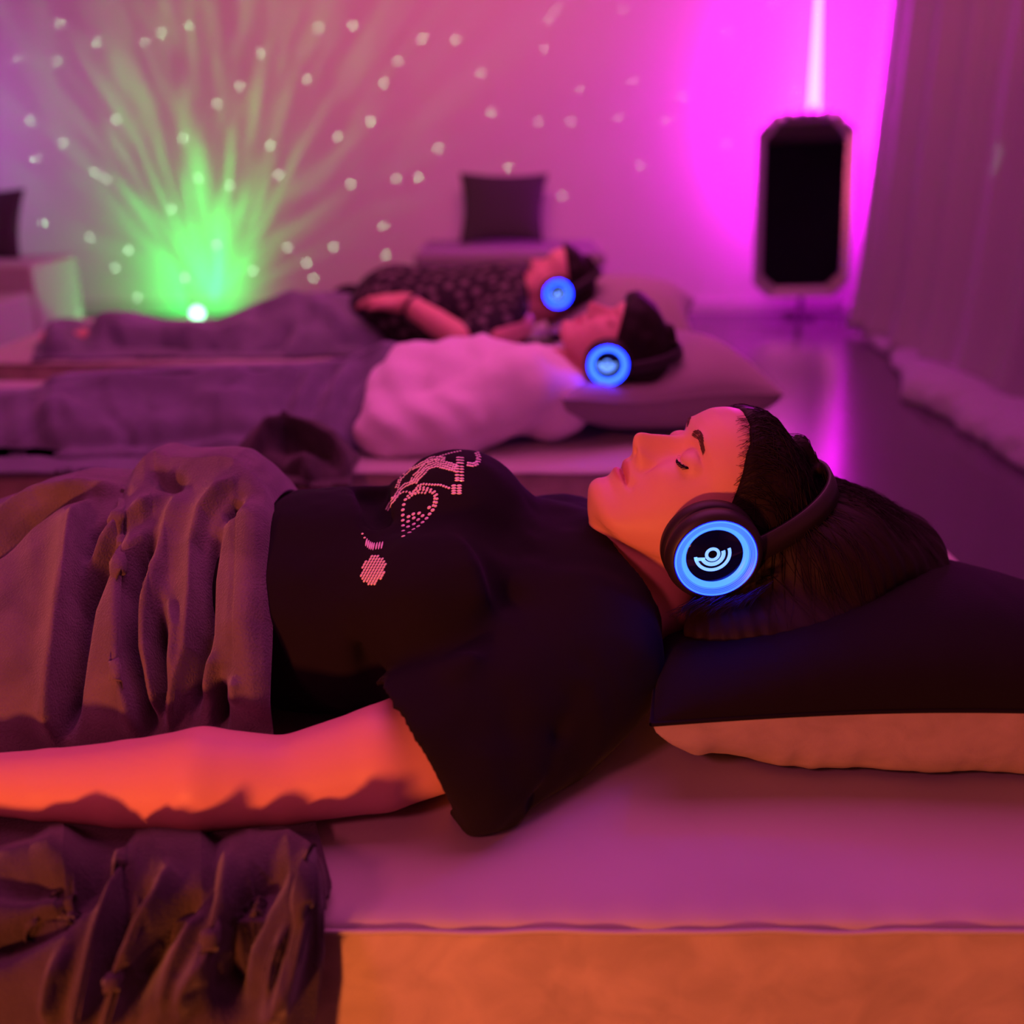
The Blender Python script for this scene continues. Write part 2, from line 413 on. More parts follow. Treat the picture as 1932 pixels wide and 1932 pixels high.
# ------------------------------------------------------------------ headphones
EX = np.array([.896, -.4405]); EZ = np.array([.4437, .8927])      # (u, v) of level and upright on the cup
def make_headphones(R, T, label, near=True, detail=True):
    t = thing('headphones', label, 'headphones', tuple(to_world([0, .095, 0], R, T)), 'glowing wireless headphones')
    def put(P, side):       # axis z of the lathe becomes the ear axis
        Q = np.asarray(P, float); out = np.empty_like(Q)
        out[..., 0] = side*Q[..., 2]
        out[..., 1] = .092+EX[0]*Q[..., 0]+EZ[0]*Q[..., 1]
        out[..., 2] = .002+EX[1]*Q[..., 0]+EZ[1]*Q[..., 1]
        return to_world(out, R, T)
    for side in (1, -1):
        cu = [(.022, .070), (.030, .068), (.044, .070), (.0475, .077), (.0475, .085), (.044, .090), (.030, .091), (.0, .091)]
        link('ear_cushion', grid_mesh(put(lathe(cu), side), True), M['cushion_leather'], t)
        cp = [(.030, .088), (.042, .089), (.0462, .093), (.0470, .099), (.0455, .105), (.0415, .1085), (.0395, .109), (.0385, .101), (.0, .0995)]
        link('ear_cup', grid_mesh(put(lathe(cp), side), True), M['phones'], t)
        rad_ = [.0389, .0388, .0379, .0376, .0366, .0363, .0353, .0350, .0341, .0338, .0322, .0318]
        hh = [.101, .1094, .1096, .1090, .1090, .1084, .1084, .1077, .1077, .1068, .1060, .1045]
        ro = link('light_ring', grid_mesh(put(lathe(list(zip(rad_, hh)), 96), side), True), M['blue_ring'], t)
        ro.data.materials.append(M['blue_bright']); ro.data.materials.append(M['blue_groove'])
        mi = [0, 1, 0, 0, 2, 0, 2, 0, 2, 0, 1]
        ro.data.polygons.foreach_set('material_index', np.repeat(np.array(mi, np.int32), 96))
        rb = [(.0322, .1046), (.0310, .1046), (.0288, .1036), (.0274, .1022)]
        link('inner_light_ring', grid_mesh(put(lathe(rb, 96), side), True), M['blue_bright'], t)
        dk = [(.0275, .100), (.0274, .1026), (.0268, .1030), (.0, .1030)]
        link('cap_disc', grid_mesh(put(lathe(dk, 96), side), True), M['gloss'], t)
        # emblem: ring with two arcs and a wedge
        V = []; Q = []
        ox, oy = -.0022, .0022
        def arc(r0, r1, a0, a1, n=48):
            k = len(V)
            for i in range(n+1):
                a = math.radians(a0+(a1-a0)*i/n)
                for r in (r0, r1):
                    V.append((ox+r*math.cos(a), oy+r*math.sin(a), .1031)); 
                for r in (r1, r0):
                    V.append((ox+r*math.cos(a), oy+r*math.sin(a), .1035))
            for i in range(n):
                b = k+4*i; c = b+4
                for j in range(4): Q.append((b+j, b+(j+1) % 4, c+(j+1) % 4, c+j))
        def poly(pts):
            k = len(V); n = len(pts)
            for x, y in pts: V.append((ox+x, oy+y, .1035))
            Q.append((k, k+1, k+2, k+3))
        arc(.0043, .0073, 0, 360); arc(.0085, .0123, 20, -158); arc(.0148, .0179, 22, -171)
        poly([(-.0177, -.0029), (-.0066, -.0031), (-.0070, -.0062), (-.0166, -.0067)])
        P = put(np.array(V), side)
        link('emblem', fast_mesh(P, Q), M['logo'], t, smooth=False)
        # yoke arm joining the cup to the band
        yk = [(side*.098, .092+.040*math.sin(b)*1.15, -.004+.048*math.cos(b)) for b in np.linspace(-1.1, 2.2, 18)]
    ang = np.linspace(-.12, math.pi+.12, 60)
    outer = []; 
    cs = [(-.0035, -.015), (.0035, -.015), (.0035, .015), (-.0035, .015)]
    for b in ang:
        cb, sb = math.cos(b), math.sin(b)
        rr, ru = .096, .138
        for dr, dv in [(-.002, -.012), (.002, -.012), (.003, 0), (.002, .012), (-.002, .012), (-.003, 0)]:
            outer.append(((rr+dr)*cb, .098+(ru+dr)*sb, -.014+dv-.012*sb))
    P = to_world(np.array(outer).reshape(len(ang), 6, 3), R, T)
    link('headband', grid_mesh(P, True), M['phones'], t)
    return t

# ------------------------------------------------------------------ cushions / pillows
def cushion_grid(C, top, dents=None, n=90, pinch=.05, sgn=1, wr=0, seed=1, ex=.55):
    """C: four seam corners; returns surface bulging by top on one side"""
    s = np.linspace(0, 1, n); Sg, Tg = np.meshgrid(s, s, indexing='ij')
    e1 = np.sin(np.pi*Sg); e2 = np.sin(np.pi*Tg)
    S2 = Sg+pinch*e2**1*(.5-Sg)*2*(np.abs(2*Sg-1)**4)*1.0; T2 = Tg+pinch*e1*(.5-Tg)*2*(np.abs(2*Tg-1)**4)
    C = np.array(C, float)
    P = ((1-S2)*(1-T2))[..., None]*C[0]+(S2*(1-T2))[..., None]*C[1]+(S2*T2)[..., None]*C[2]+((1-S2)*T2)[..., None]*C[3]
    nrm = np.cross(C[1]-C[0], C[3]-C[0]); nrm /= np.linalg.norm(nrm)
    b = (np.clip(1-np.abs(2*Sg-1)**2.6, 0, 1)**ex)*(np.clip(1-np.abs(2*Tg-1)**2.6, 0, 1)**ex)
    if wr:
        edge = np.exp(-np.minimum(Tg, 1-Tg)/.12)+np.exp(-np.minimum(Sg, 1-Sg)/.12)
        b = b*(1+wr*edge*(vnoise(np.stack([Sg*16, Sg*0, Tg*3], -1), seed)+.6*vnoise(np.stack([Sg*34, Sg*0, Tg*5], -1), seed+1)))
    P = P+sgn*top*b[..., None]*nrm
    return P
def pillow(label, C, up, down, m_up, m_down, name='pillow', cat='pillow', n=90, wr=0, shape=None, group=None, m_pipe=None):
    c = np.mean(np.array(C), 0); t = thing(name, label, cat, tuple(c), group)
    A = cushion_grid(C, up, n=n, sgn=1, wr=wr*.5); B = cushion_grid(C, down, n=n, sgn=-1, wr=wr, ex=.36)
    if shape: A = shape(A); B = shape(B)
    link('front_panel', grid_mesh(A), m_up, t); link('back_panel', grid_mesh(B[:, ::-1]), m_down, t)
    ring = np.concatenate([A[:-1, 0], A[-1, :-1], A[1:, -1][::-1], A[0, 1:][::-1]]); ring = np.vstack([ring, ring[:1]])
    link('piping', grid_mesh(tube_pts(ring, .0022, 6), True), m_pipe or m_down, t)
    return t

# pillow under the near sleeper: black above, beige linen beneath
z0 = ZM
C1 = [W(1229, 1366, .775), (.64, .735, .405), (.66, 1.17, .305), (.12, 1.20, .40)]
def press(P):
    P = P.copy()
    for c, r, dz in (((.21, .99), .13, .07), ((.06, 1.0), .10, .03)):
        d = np.hypot(P[..., 0]-c[0], P[..., 1]-c[1]); P[..., 2] -= dz*np.exp(-(d/r)**2)*np.clip((P[..., 2]-.36)/.1, 0, 1)
    P[..., 2] = np.where(P[..., 2] < z0+.006, z0+.006+.1*(P[..., 2]-z0-.006).clip(-.03, 0), P[..., 2])
    return P
pillow('large black cushion with beige underside beneath the dark haired sleeper nearest the camera', C1, .078, .115, M['pillow_black'], M['pillow_beige'], n=140, wr=.16, shape=press, m_pipe=M['pillow_black'])

# ------------------------------------------------------------------ near sleeper
P1 = thing('person', 'person lying face up in a black studded t-shirt, eyes closed, wearing headphones, nearest the camera', 'person', (0, .98, ZM))
arm = [(-.46, .742, .336), (-.40, .738, .338), (-.33, .735, .341), (-.265, .733, .347), (-.195, .740, .341), (-.115, .757, .352), (-.02, .81, .36), (.06, .87, .37)]
arr = [.0255, .030, .0365, .0435, .0370, .0455, .052, .056]
def hand(P, wr, d, side):
    """relaxed hand: palm at wr pointing along d (unit, level), thumb on the side 'side'"""
    d = np.array(d, float); d /= np.linalg.norm(d); s = np.cross([0, 0, 1.], d)*side; up = np.array([0, 0, 1.]); wr = np.array(wr, float)
    pt = lambda a, b, c: wr+d*a+s*b+up*c
    f = chain(P, [pt(-.02, 0, 0), pt(.02, 0, -.002), pt(.075, .004, -.002)], [.024, .026, .022], .01)
    f = smin(f, cone(P, pt(.03, .018, -.004), pt(.082, .026, -.002), .017, .012), .012)
    f = smin(f, cone(P, pt(.03, -.018, -.004), pt(.078, -.026, -.004), .016, .011), .012)
    for b0, L_, r in ((.027, .072, .0085), (.009, .080, .009), (-.009, .074, .0085), (-.026, .060, .0075)):
        a0 = .078 if abs(b0) < .02 else .072
        f = smin(f, chain(P, [pt(a0, b0, 0), pt(a0+L_*.42, b0*1.12, .004), pt(a0+L_*.75, b0*1.15, -.008), pt(a0+L_*.97, b0*1.15, -.020)], [r+.001, r, r*.93, r*.8], .003), .004)
    f = smin(f, chain(P, [pt(.012, .022, -.004), pt(.045, .048, -.004), pt(.070, .058, -.008), pt(.088, .060, -.014)], [.014, .0115, .0095, .0078], .004), .008)
    return f
def body1(P):
    d = ell(P, (-.10, 1.0, .40), (.20, .135, .080))
    d = smin(d, ell(P, (-.45, 1.03, .385), (.26, .105, .065)), .04)
    d = smin(d, cone(P, (-.55, .99, .370), (-1.35, 1.0, .345), .058, .036), .03)
    d = smin(d, cone(P, (-.55, 1.08, .370), (-1.35, 1.08, .345), .058, .036), .03)
    d = smin(d, cone(P, (.03, .87, .385), (.03, 1.12, .385), .055, .055), .04)
    d = smin(d, chain(P, arm, arr, .004), .02)
    if True:
        far = [(-.46, 1.26, .336), (-.33, 1.26, .341), (-.205, 1.25, .343), (-.02, 1.18, .36), (.04, 1.12, .37)]
        d = smin(d, chain(P, far, [.026, .036, .038, .048, .055], .004), .02)
        d = np.minimum(d, hand(P, (-.47, .742, .330), (-1, .02, 0), 1)); d = np.minimum(d, hand(P, (-.47, 1.26, .330), (-1, 0, 0), -1))
    return d
nk0 = to_world([0, .072, -.030]); nk1 = np.array([.060, .992, .392])
def neck1(P):
    n = cone(P, nk0, nk1, .052, .050)
    n = smin(n, cone(P, (.06, .925, .372), (.150, .955, .392), .040, .036), .03)
    q = to_local(P)
    thr = cone(P, to_world([0, .016, .040]), (.115, .992, .410), .022, .026)   # throat under the jaw
    return smin(n, thr, .03)
def skin1(P):
    n = neck1(P); n = smin(n, body1(P), .03)
    return smin(head_local(to_local(P)), n, .011)
blkA = surface_nets(skin1, (.035, .84, .33), (.36, 1.13, .63), .0016)
def body1b(P): return np.maximum(skin1(P), P[..., 0]-.05)
blkB = surface_nets(body1b, (-1.42, .66, .28), (.07, 1.34, .52), .0045)
blkA = surface_nets(lambda P: np.maximum(skin1(P), .045-P[..., 0]), (.035, .84, .33), (.37, 1.13, .63), .0016)
skin_mesh([blkA, blkB], HR, HT, 'body', P1)

# lashes and eyebrows of the face
def surf_v(a, u, R=HR, T=HT):
    """front surface height v of the face at (a, u)"""
    vs = np.linspace(.045, .115, 141); q = np.stack([np.full_like(vs, a), np.full_like(vs, u), vs], -1)
    f = head_local(q); k = np.where(f < 0)[0]
    return vs[k[-1]] if len(k) else .07
def face_hair(R, T, parent):
    L_ = []
    for sd in (1, -1):
        for i in range(34):
          for rep in range(2):
            a = .0170+.0265*(i+.5*rep)/33; u = .1065-.0036*max(0, 1-((a-.0295)/.0135)**2)
            v = surf_v(a, u); ln = .0075*(.5+.55*i/33)
            p0 = np.array([sd*a, u, v-.0002]); p1 = p0+np.array([sd*.0004*(i-12)*.18, -.0035, .0018])*ln/.0075; p2 = p1+np.array([sd*.0004*(i-12)*.2, -.0030, .0012])*ln/.0075
            L_.append(to_world(np.array([p0, p1, p2]), R, T))
    strands('eyelashes', L_, .00048, M['hair'], parent)
    L_ = []
    for sd in (1, -1):
        for k in range(330):
            s = random.random(); a = .0095+.026*s; uc = .1250+.0050*math.sin(min(1, s*1.35)*math.pi/1.75)-.004*max(0, s-.6)*2
            u = uc+random.uniform(-1, 1)*.0040*(1-.5*s)*(.45+.55*min(1, s*3.5))
            p0 = np.array([sd*a, u, surf_v(a, u)]); a2 = a+.0052; u2 = u+.0016*(1-s*1.7)
            p1 = np.array([sd*a2, u2, surf_v(a2, u2)+.0006])
            L_.append(to_world(np.array([p0, p1]), R, T))
    strands('eyebrows', L_, .00034, M['brow'], parent)
face_hair(HR, HT, P1)

# hair: swept back cap, then a loose mass spread over the pillow
def hair1(P):
    q = to_local(P); a, u, v = q[..., 0], q[..., 1], q[..., 2]
    edge = (u-v-.100)*.707+.12*np.clip(np.abs(a)-.062, 0, 1)*(v < .02)
    hd = head_local(q)-(.0012+.0105*np.clip(edge/.035, 0, 1)**.7)
    ph = np.arctan2(a, v+.02)
    hd = hd-.0016*vnoise(q*np.array([60, 25, 60]), 5)
    cut = -edge+.0035*vnoise(np.stack([a*110, u*20, v*60], -1), 2)
    cap = smax(hd, cut, .002)
    m = ell(P, (.305, 1.01, .445), (.115, .125, .082)); m = smin(m, ell(P, (.40, 1.05, .415), (.085, .10, .065)), .04)
    m = smin(m, ell(P, (.27, .90, .405), (.10, .055, .040)), .03)
    r = P-np.array([.2, 1.0, .45]); an = np.arctan2(r[..., 1], r[..., 0])
    m = m-.0008*np.sin(an*60+8*np.linalg.norm(r, axis=-1)*6+3.5*vnoise(P*18, 7))-.005*vnoise(P*22, 9)
    return smin(cap, m, .018)
hv, hq = surface_nets(hair1, (.06, .80, .34), (.56, 1.20, .63), .0028)
link('hair', fast_mesh(hv, hq), M['hair'], P1)
L_ = []
for k in range(900):
    # strands raking over the spread hair
    th = random.uniform(-1.5, 1.2); r0 = random.uniform(.05, .12); r1 = r0+random.uniform(.05, .12)
    c = np.array([.24, .995]); pts = []
    for i in range(7):
        r = r0+(r1-r0)*i/6; a = th+.25*math.sin(r*12+k); x = c[0]+r*math.cos(a)*1.2; y = c[1]+r*math.sin(a)*.85
        pts.append((x, y))
    zz = []
    for x, y in pts:
        zs = np.linspace(.36, .60, 61); f = hair1(np.stack([np.full(61, x), np.full(61, y), zs], -1)); kk = np.where(f < 0)[0]
        zz.append(zs[kk[-1]]+.0025 if len(kk) else None)
    if any(z is None for z in zz): continue
    L_.append(np.array([(x, y, z+random.uniform(-.001, .003)) for (x, y), z in zip(pts, zz)]))
    if len(L_) > 320: break
for k in range(150):     # fluffy ends lit by the ear cup
    px = random.uniform(1290, 1440); base = W(px, 1128+.22*(1440-px)*.25+random.uniform(0, 12)+(px > 1380)*(-.35*(px-1380)), .868+random.uniform(-.01, .012))
    d = Vector((random.uniform(-.020, -.004), random.uniform(-.012, .0), random.uniform(-.012, -.002)))
    L_.append(np.array([tuple(base+Vector((.010, .004, .004))), tuple(base+d*.3), tuple(base+d*.7+Vector((0, 0, .001))), tuple(base+d)]))
# strands combed back over the cap
dirs = []
for k in range(800):
    ph = random.uniform(-1.25, 1.25); st = random.uniform(-.1, 1.2); ln = random.uniform(.35, .9); wob = random.uniform(-.15, .15)
    if k >= 620: ph = random.choice((-1, 1, 1, 1))*random.uniform(.15, 1.2); st = random.uniform(-.25, -.13); ln = random.uniform(.25, .45); wob = random.uniform(-.3, .1)
    dirs.append([(ph+wob*i/10, st+ln*i/10) for i in range(11)])
dirs = np.array(dirs); c0 = np.array([0, .105, -.005]); ph, ps = dirs[..., 0], dirs[..., 1]
# ps: angle from the hairline (towards the brow) over the crown to the back of the head
el = np.radians(48)+ps; dv = np.stack([np.sin(ph)*np.cos(.0*ps), np.cos(ph)*np.sin(el), np.cos(ph)*np.cos(el)], -1)
rs = np.linspace(.05, .15, 70); Pq = c0+dv[:, :, None, :]*rs[None, None, :, None]; pw_ = to_world(Pq.reshape(-1, 3)); fv = np.minimum(hair1(pw_), head_local(Pq.reshape(-1, 3))).reshape(Pq.shape[:3])
for kk_, (a_, f_) in enumerate(zip(Pq, fv)):
    ok = (f_ < 0).any(1)
    if not ok.all(): continue
    idx = [np.where(r < 0)[0][-1] for r in f_]
    if max(idx) > 66: continue
    lift = random.uniform(.0008, .0022); pts = np.array([a_[i, k] for i, k in enumerate(idx)])
    pts += (pts-c0)/np.linalg.norm(pts-c0, axis=1)[:, None]*lift
    L_.append(to_world(pts[::-1] if kk_ >= 620 else pts))
strands('loose_hair', L_, .00045, M['hair'], P1)

# ---- t-shirt
hemA = np.array(W(713, 1335, .785)); hemB = np.array(W(908, 1612, .697))
ab = (hemB-hemA)/np.linalg.norm(hemB-hemA); dd = np.array([-1., -.12, 0]); nh = dd-(dd@ab)*ab; nh /= np.linalg.norm(nh)
NA = np.array([.74, 0, .67])
def pl(pts): return [np.array(W(*p)) for p in pts]
CREASE = [  # (points, radius, depth): soft troughs
    (pl([(832, 1078, .80), (850, 1150, .79), (872, 1215, .775)]), .007, .010),
    (pl([(672, 1130, .88), (690, 1200, .86), (712, 1300, .83)]), .014, .016),
    (pl([(905, 1010, .88), (930, 1070, .86), (960, 1130, .85)]), .016, .008),
    (pl([(1000, 1500, .74), (1040, 1380, .77), (1090, 1260, .81)]), .010, .008),
    (pl([(900, 1540, .72), (930, 1440, .74), (950, 1330, .765)]), .009, .006),
    (pl([(765, 1345, .77), (830, 1450, .745), (900, 1560, .715)]), .004, .003),
    (pl([(1110, 1130, .90), (1170, 1190, .89), (1230, 1225, .885)]), .008, .006),
]
RIDGE = [
    (pl([(735, 1300, .80), (800, 1290, .785), (860, 1262, .775), (910, 1215, .78)]), .012, .008),
    (pl([(905, 1120, .83), (900, 1060, .85), (880, 1000, .88)]), .014, .008),
    (pl([(960, 1560, .73), (1000, 1450, .75), (1040, 1330, .785)]), .010, .006),
    (pl([(1060, 1060, .93), (1140, 1150, .90), (1200, 1200, .89)]), .010, .005),
]
def shirt(P):
    d = ell(P, (-.16, 1.0, .398), (.27, .162, .112))
    d = smin(d, ell(P, (-.36, 1.01, .40), (.16, .150, .100)), .05)
    d = d+.05*np.clip((-.235-P[..., 0])/.12, 0, 3)
    d = smin(d, ell(P, (-.058, 1.02, .450), (.085, .12, .100)), .025)
    d = smin(d, ell(P, (-.075, .885, .435), (.078, .080, .078)), .028)
    d = smin(d, cone(P, (.055, .90, .40), (.055, 1.10, .40), .076, .074), .05)
    d = smin(d, ell(P, (.10, .99, .412), (.075, .10, .066)), .04)
    # sleeve of the near arm, draped down to the mattress
    sl = cone(P, (.07, .875, .385), (-.09, .765, .352), .076, .070)
    sl = smin(sl, cone(P, (.05, .84, .34), (-.03, .735, .335), .05, .036), .04)
    sl = smax(sl, (P-hemA)@nh, .003)
    d = smin(d, sl, .022)
    # far sleeve
    fs = np.maximum(cone(P, (.06, 1.12, .385), (-.07, 1.21, .352), .072, .070), -.09-P[..., 0]); d = smin(d, fs, .03)
    # notch between belly and chest
    d = smax(d, -cone(P, W(702, 925, 1.06), W(715, 985, .95), .020, .014), .012)
    for pts, r, dep in CREASE:
        c = chain(P, pts, [0]*len(pts)) if len(pts) > 1 else 0
        d = d+dep*np.exp(-(c/r)**2)
    for pts, r, dep in RIDGE:
        c = chain(P, pts, [0]*len(pts)); d = d-dep*np.exp(-(c/r)**2)
    d = d-.0030*vnoise(P*22, 11)-.0012*vnoise(P*50, 12)
    # hollow sleeve
    hol = np.maximum(cone(P, (.0, .81, .360), (-.14, .745, .350), .052, .068), -.055-(P-hemA)@nh)
    d = smax(d, -hol, .004)
    # neck opening with a ribbed collar
    q = P-np.array([.150, .99, .412]); al = q@NA; rad = q-al[..., None]*NA
    lat = rad[..., 1]; oth = rad@np.array([-.67, 0, .74])
    rr = np.sqrt((lat/.080)**2+(oth/.082)**2)
    d = smax(d, -np.maximum((rr-1)*.075, -(al+.022)), .006)
    col = np.sqrt(((rr-1.03)*.075)**2+(al-(-.014))**2)-.0075
    d = smax(d, P[..., 0]*.74+P[..., 2]*.67-(.150*.74+.412*.67)-.0-.14*np.clip(rr-1, 0, 1.2), .008)
    return np.maximum(d, -(P[..., 2]-.302))
sv, sq = surface_nets(shirt, (-.62, .66, .285), (.26, 1.32, .60), .0038)
ts = link('t_shirt', fast_mesh(sv, sq), M['black_knit'], P1)
smo = ts.modifiers.new('relax', 'SMOOTH'); smo.factor = .5; smo.iterations = 4
tree = BVHTree.FromPolygons([tuple(v) for v in sv], [tuple(q) for q in sq])
eye = Vector((0, 0, H))
stones = []
def stone(px, py, r=.0018, asp=1.0, rot=0, grp=0):
    d = (W(px, py, 1.0)-eye).normalized(); hit = tree.ray_cast(eye, d)
    if hit[0] is None: return
    stones.append((hit[0], hit[1], r, asp, rot, grp))
def cr(x, y): return 640+x/6.04, 830+y/6.04
def along(pts, step, r, width=0, rows=1, asp=1, jit=0):
    pts = np.array(pts, float); seg = np.linalg.norm(np.diff(pts, axis=0), axis=1); L0 = np.concatenate([[0], np.cumsum(seg)])
    n = max(2, int(L0[-1]/step))
    for k in range(n+1):
        l = L0[-1]*k/n; x = np.interp(l, L0, pts[:, 0]); y = np.interp(l, L0, pts[:, 1])
        x2 = np.interp(l+1, L0, pts[:, 0])-np.interp(l-1, L0, pts[:, 0]); y2 = np.interp(l+1, L0, pts[:, 1])-np.interp(l-1, L0, pts[:, 1])
        nn = math.hypot(x2, y2)+1e-6; nx, ny = -y2/nn, x2/nn
        for j in range(rows):
            o = (j-(rows-1)/2)*width
            stone(*cr(x+nx*o+random.uniform(-jit, jit), y+ny*o+random.uniform(-jit, jit)), r, asp)
along([(755, 680), (735, 740), (725, 800), (725, 915), (727, 970), (730, 1035), (730, 1097)], 56, .0020)
for p in [(790, 875), (785, 930), (785, 990), (800, 1055), (845, 845), (850, 890), (850, 960), (845, 1020), (910, 835), (900, 910), (900, 985), (950, 865), (950, 940), (995, 895), (1030, 845), (1065, 800), (1025, 770)]:
    stone(*cr(*p), .0021)
along([(1085, 750), (1100, 690), (1105, 640), (1070, 590), (985, 558), (920, 552), (850, 600), (790, 650)], 38, .0016, 26, 2)
along([(980, 605), (920, 600), (860, 620), (780, 590), (720, 595), (660, 640), (600, 660)], 34, .0014)
along([(860, 575), (900, 522), (950, 502), (1050, 510), (1150, 512), (1200, 530), (1250, 548)], 32, .0015)
for y in (520, 550, 580, 608): stone(*cr(1305, y), .0026, .55); stone(*cr(1368, y), .0026, .55)
for y in (200, 230, 262, 300, 330, 362, 400, 435, 460): stone(*cr(1345+(y < 280)*15, y), .0026, .55); stone(*cr(1398, y+4), .0024, .55)
along([(1120, 195), (1180, 175), (1250, 155), (1310, 140), (1380, 127)], 30, .0013)
along([(1570, 150), (1592, 200), (1580, 260), (1530, 285), (1470, 275)], 24, .0016, 28, 2)
along([(1320, 320), (1200, 285), (1100, 265), (1000, 300), (930, 375), (870, 430), (850, 475)], 27, .0015, 24, 4, jit=3)
along([(850, 475), (750, 515), (680, 580), (650, 640), (590, 720), (550, 790)], 25, .0015, 24, 2, jit=3)
along([(1200, 210), (1110, 205), (1040, 212), (960, 262), (870, 310), (790, 350), (700, 440), (660, 540)], 28, .0014, 22, 2, jit=4)
for i, p in enumerate([(265, 1070), (290, 1115), (310, 1165), (330, 1185), (350, 1200), (370, 1208), (392, 1212), (425, 1206), (455, 1203), (487, 1198)]):
    stone(*cr(*p), .0013 if i < 2 else .0010, 1 if i < 2 else 6.5, .15)
for i in range(-9, 10):
    for j in range(-9, 10):
        x = (i+(j % 2)*.5)*34; y = j*31
        a = math.radians(25); X = x*math.cos(a)+y*math.sin(a); Yv = -x*math.sin(a)+y*math.cos(a)
        if (X/128)**2+(Yv/175)**2 < 1: stone(*cr(388+x, 1482+y), .00165, grp=1)
def stone_mesh(name, sel, label):
    V = []; Q = []
    for c, n, r, asp, rot in sel:
        d = n.cross(Vector((1, 0, 0))).normalized()      # long axis of bars
        if d.z < 0: d = -d
        t_ = n.cross(d).normalized(); k = len(V)
        for h, f in ((0, 1), (.0006, .8), (.0009, .35)):
            for t in range(8):
                a = t*math.pi/4; V.append(c+n*(h-.0001)+t_*r*1.12*f*math.cos(a)+d*r*1.12*asp*f*math.sin(a))
        for lv in range(2):
            for t in range(8): Q.append((k+lv*8+t, k+lv*8+(t+1) % 8, k+lv*8+8+(t+1) % 8, k+lv*8+8+t))
        Q.append(tuple(k+16+t for t in range(8)))
    o = link(name, mesh_from(V, Q), M['stone'], P1, smooth=False); o['label'] = label; o['kind'] = 'stuff'
stone_mesh('rhinestone_lettering', [q[:5] for q in stones if q[5] == 0], 'pink glinting rhinestone lettering')
stone_mesh('rhinestone_dot', [q[:5] for q in stones if q[5] == 1], 'round dot filled with rhinestones')
make_headphones(HR, HT, 'black headphones with blue glowing ring on the near sleeper, on the large black cushion')

# ------------------------------------------------------------------ blankets
def pdist(X, Y, pts):
    pts = np.array(pts, float); best = np.full(X.shape, 1e9); sgn = np.zeros(X.shape); al = np.zeros(X.shape); L0 = 0.0
    for i in range(len(pts)-1):
        a = pts[i]; b = pts[i+1]; ab = b-a; t = np.clip(((X-a[0])*ab[0]+(Y-a[1])*ab[1])/(ab@ab), 0, 1)
        dx = X-(a[0]+t*ab[0]); dy = Y-(a[1]+t*ab[1]); d = np.hypot(dx, dy); m = d < best
        best = np.where(m, d, best); sgn = np.where(m, np.sign(ab[0]*dy-ab[1]*dx), sgn)
        ln = math.hypot(*ab); al = np.where(m, L0+t*ln, al); L0 += ln
    e = min(70.0, L0*.35); tp = np.clip(al/e, 0, 1)*np.clip((L0-al)/e, 0, 1); tp = tp*tp*(3-2*tp)
    return best, sgn, .12+.88*tp      # sgn<0: on the left-hand side when looking down the line on the picture... (right of the image for a downward line)
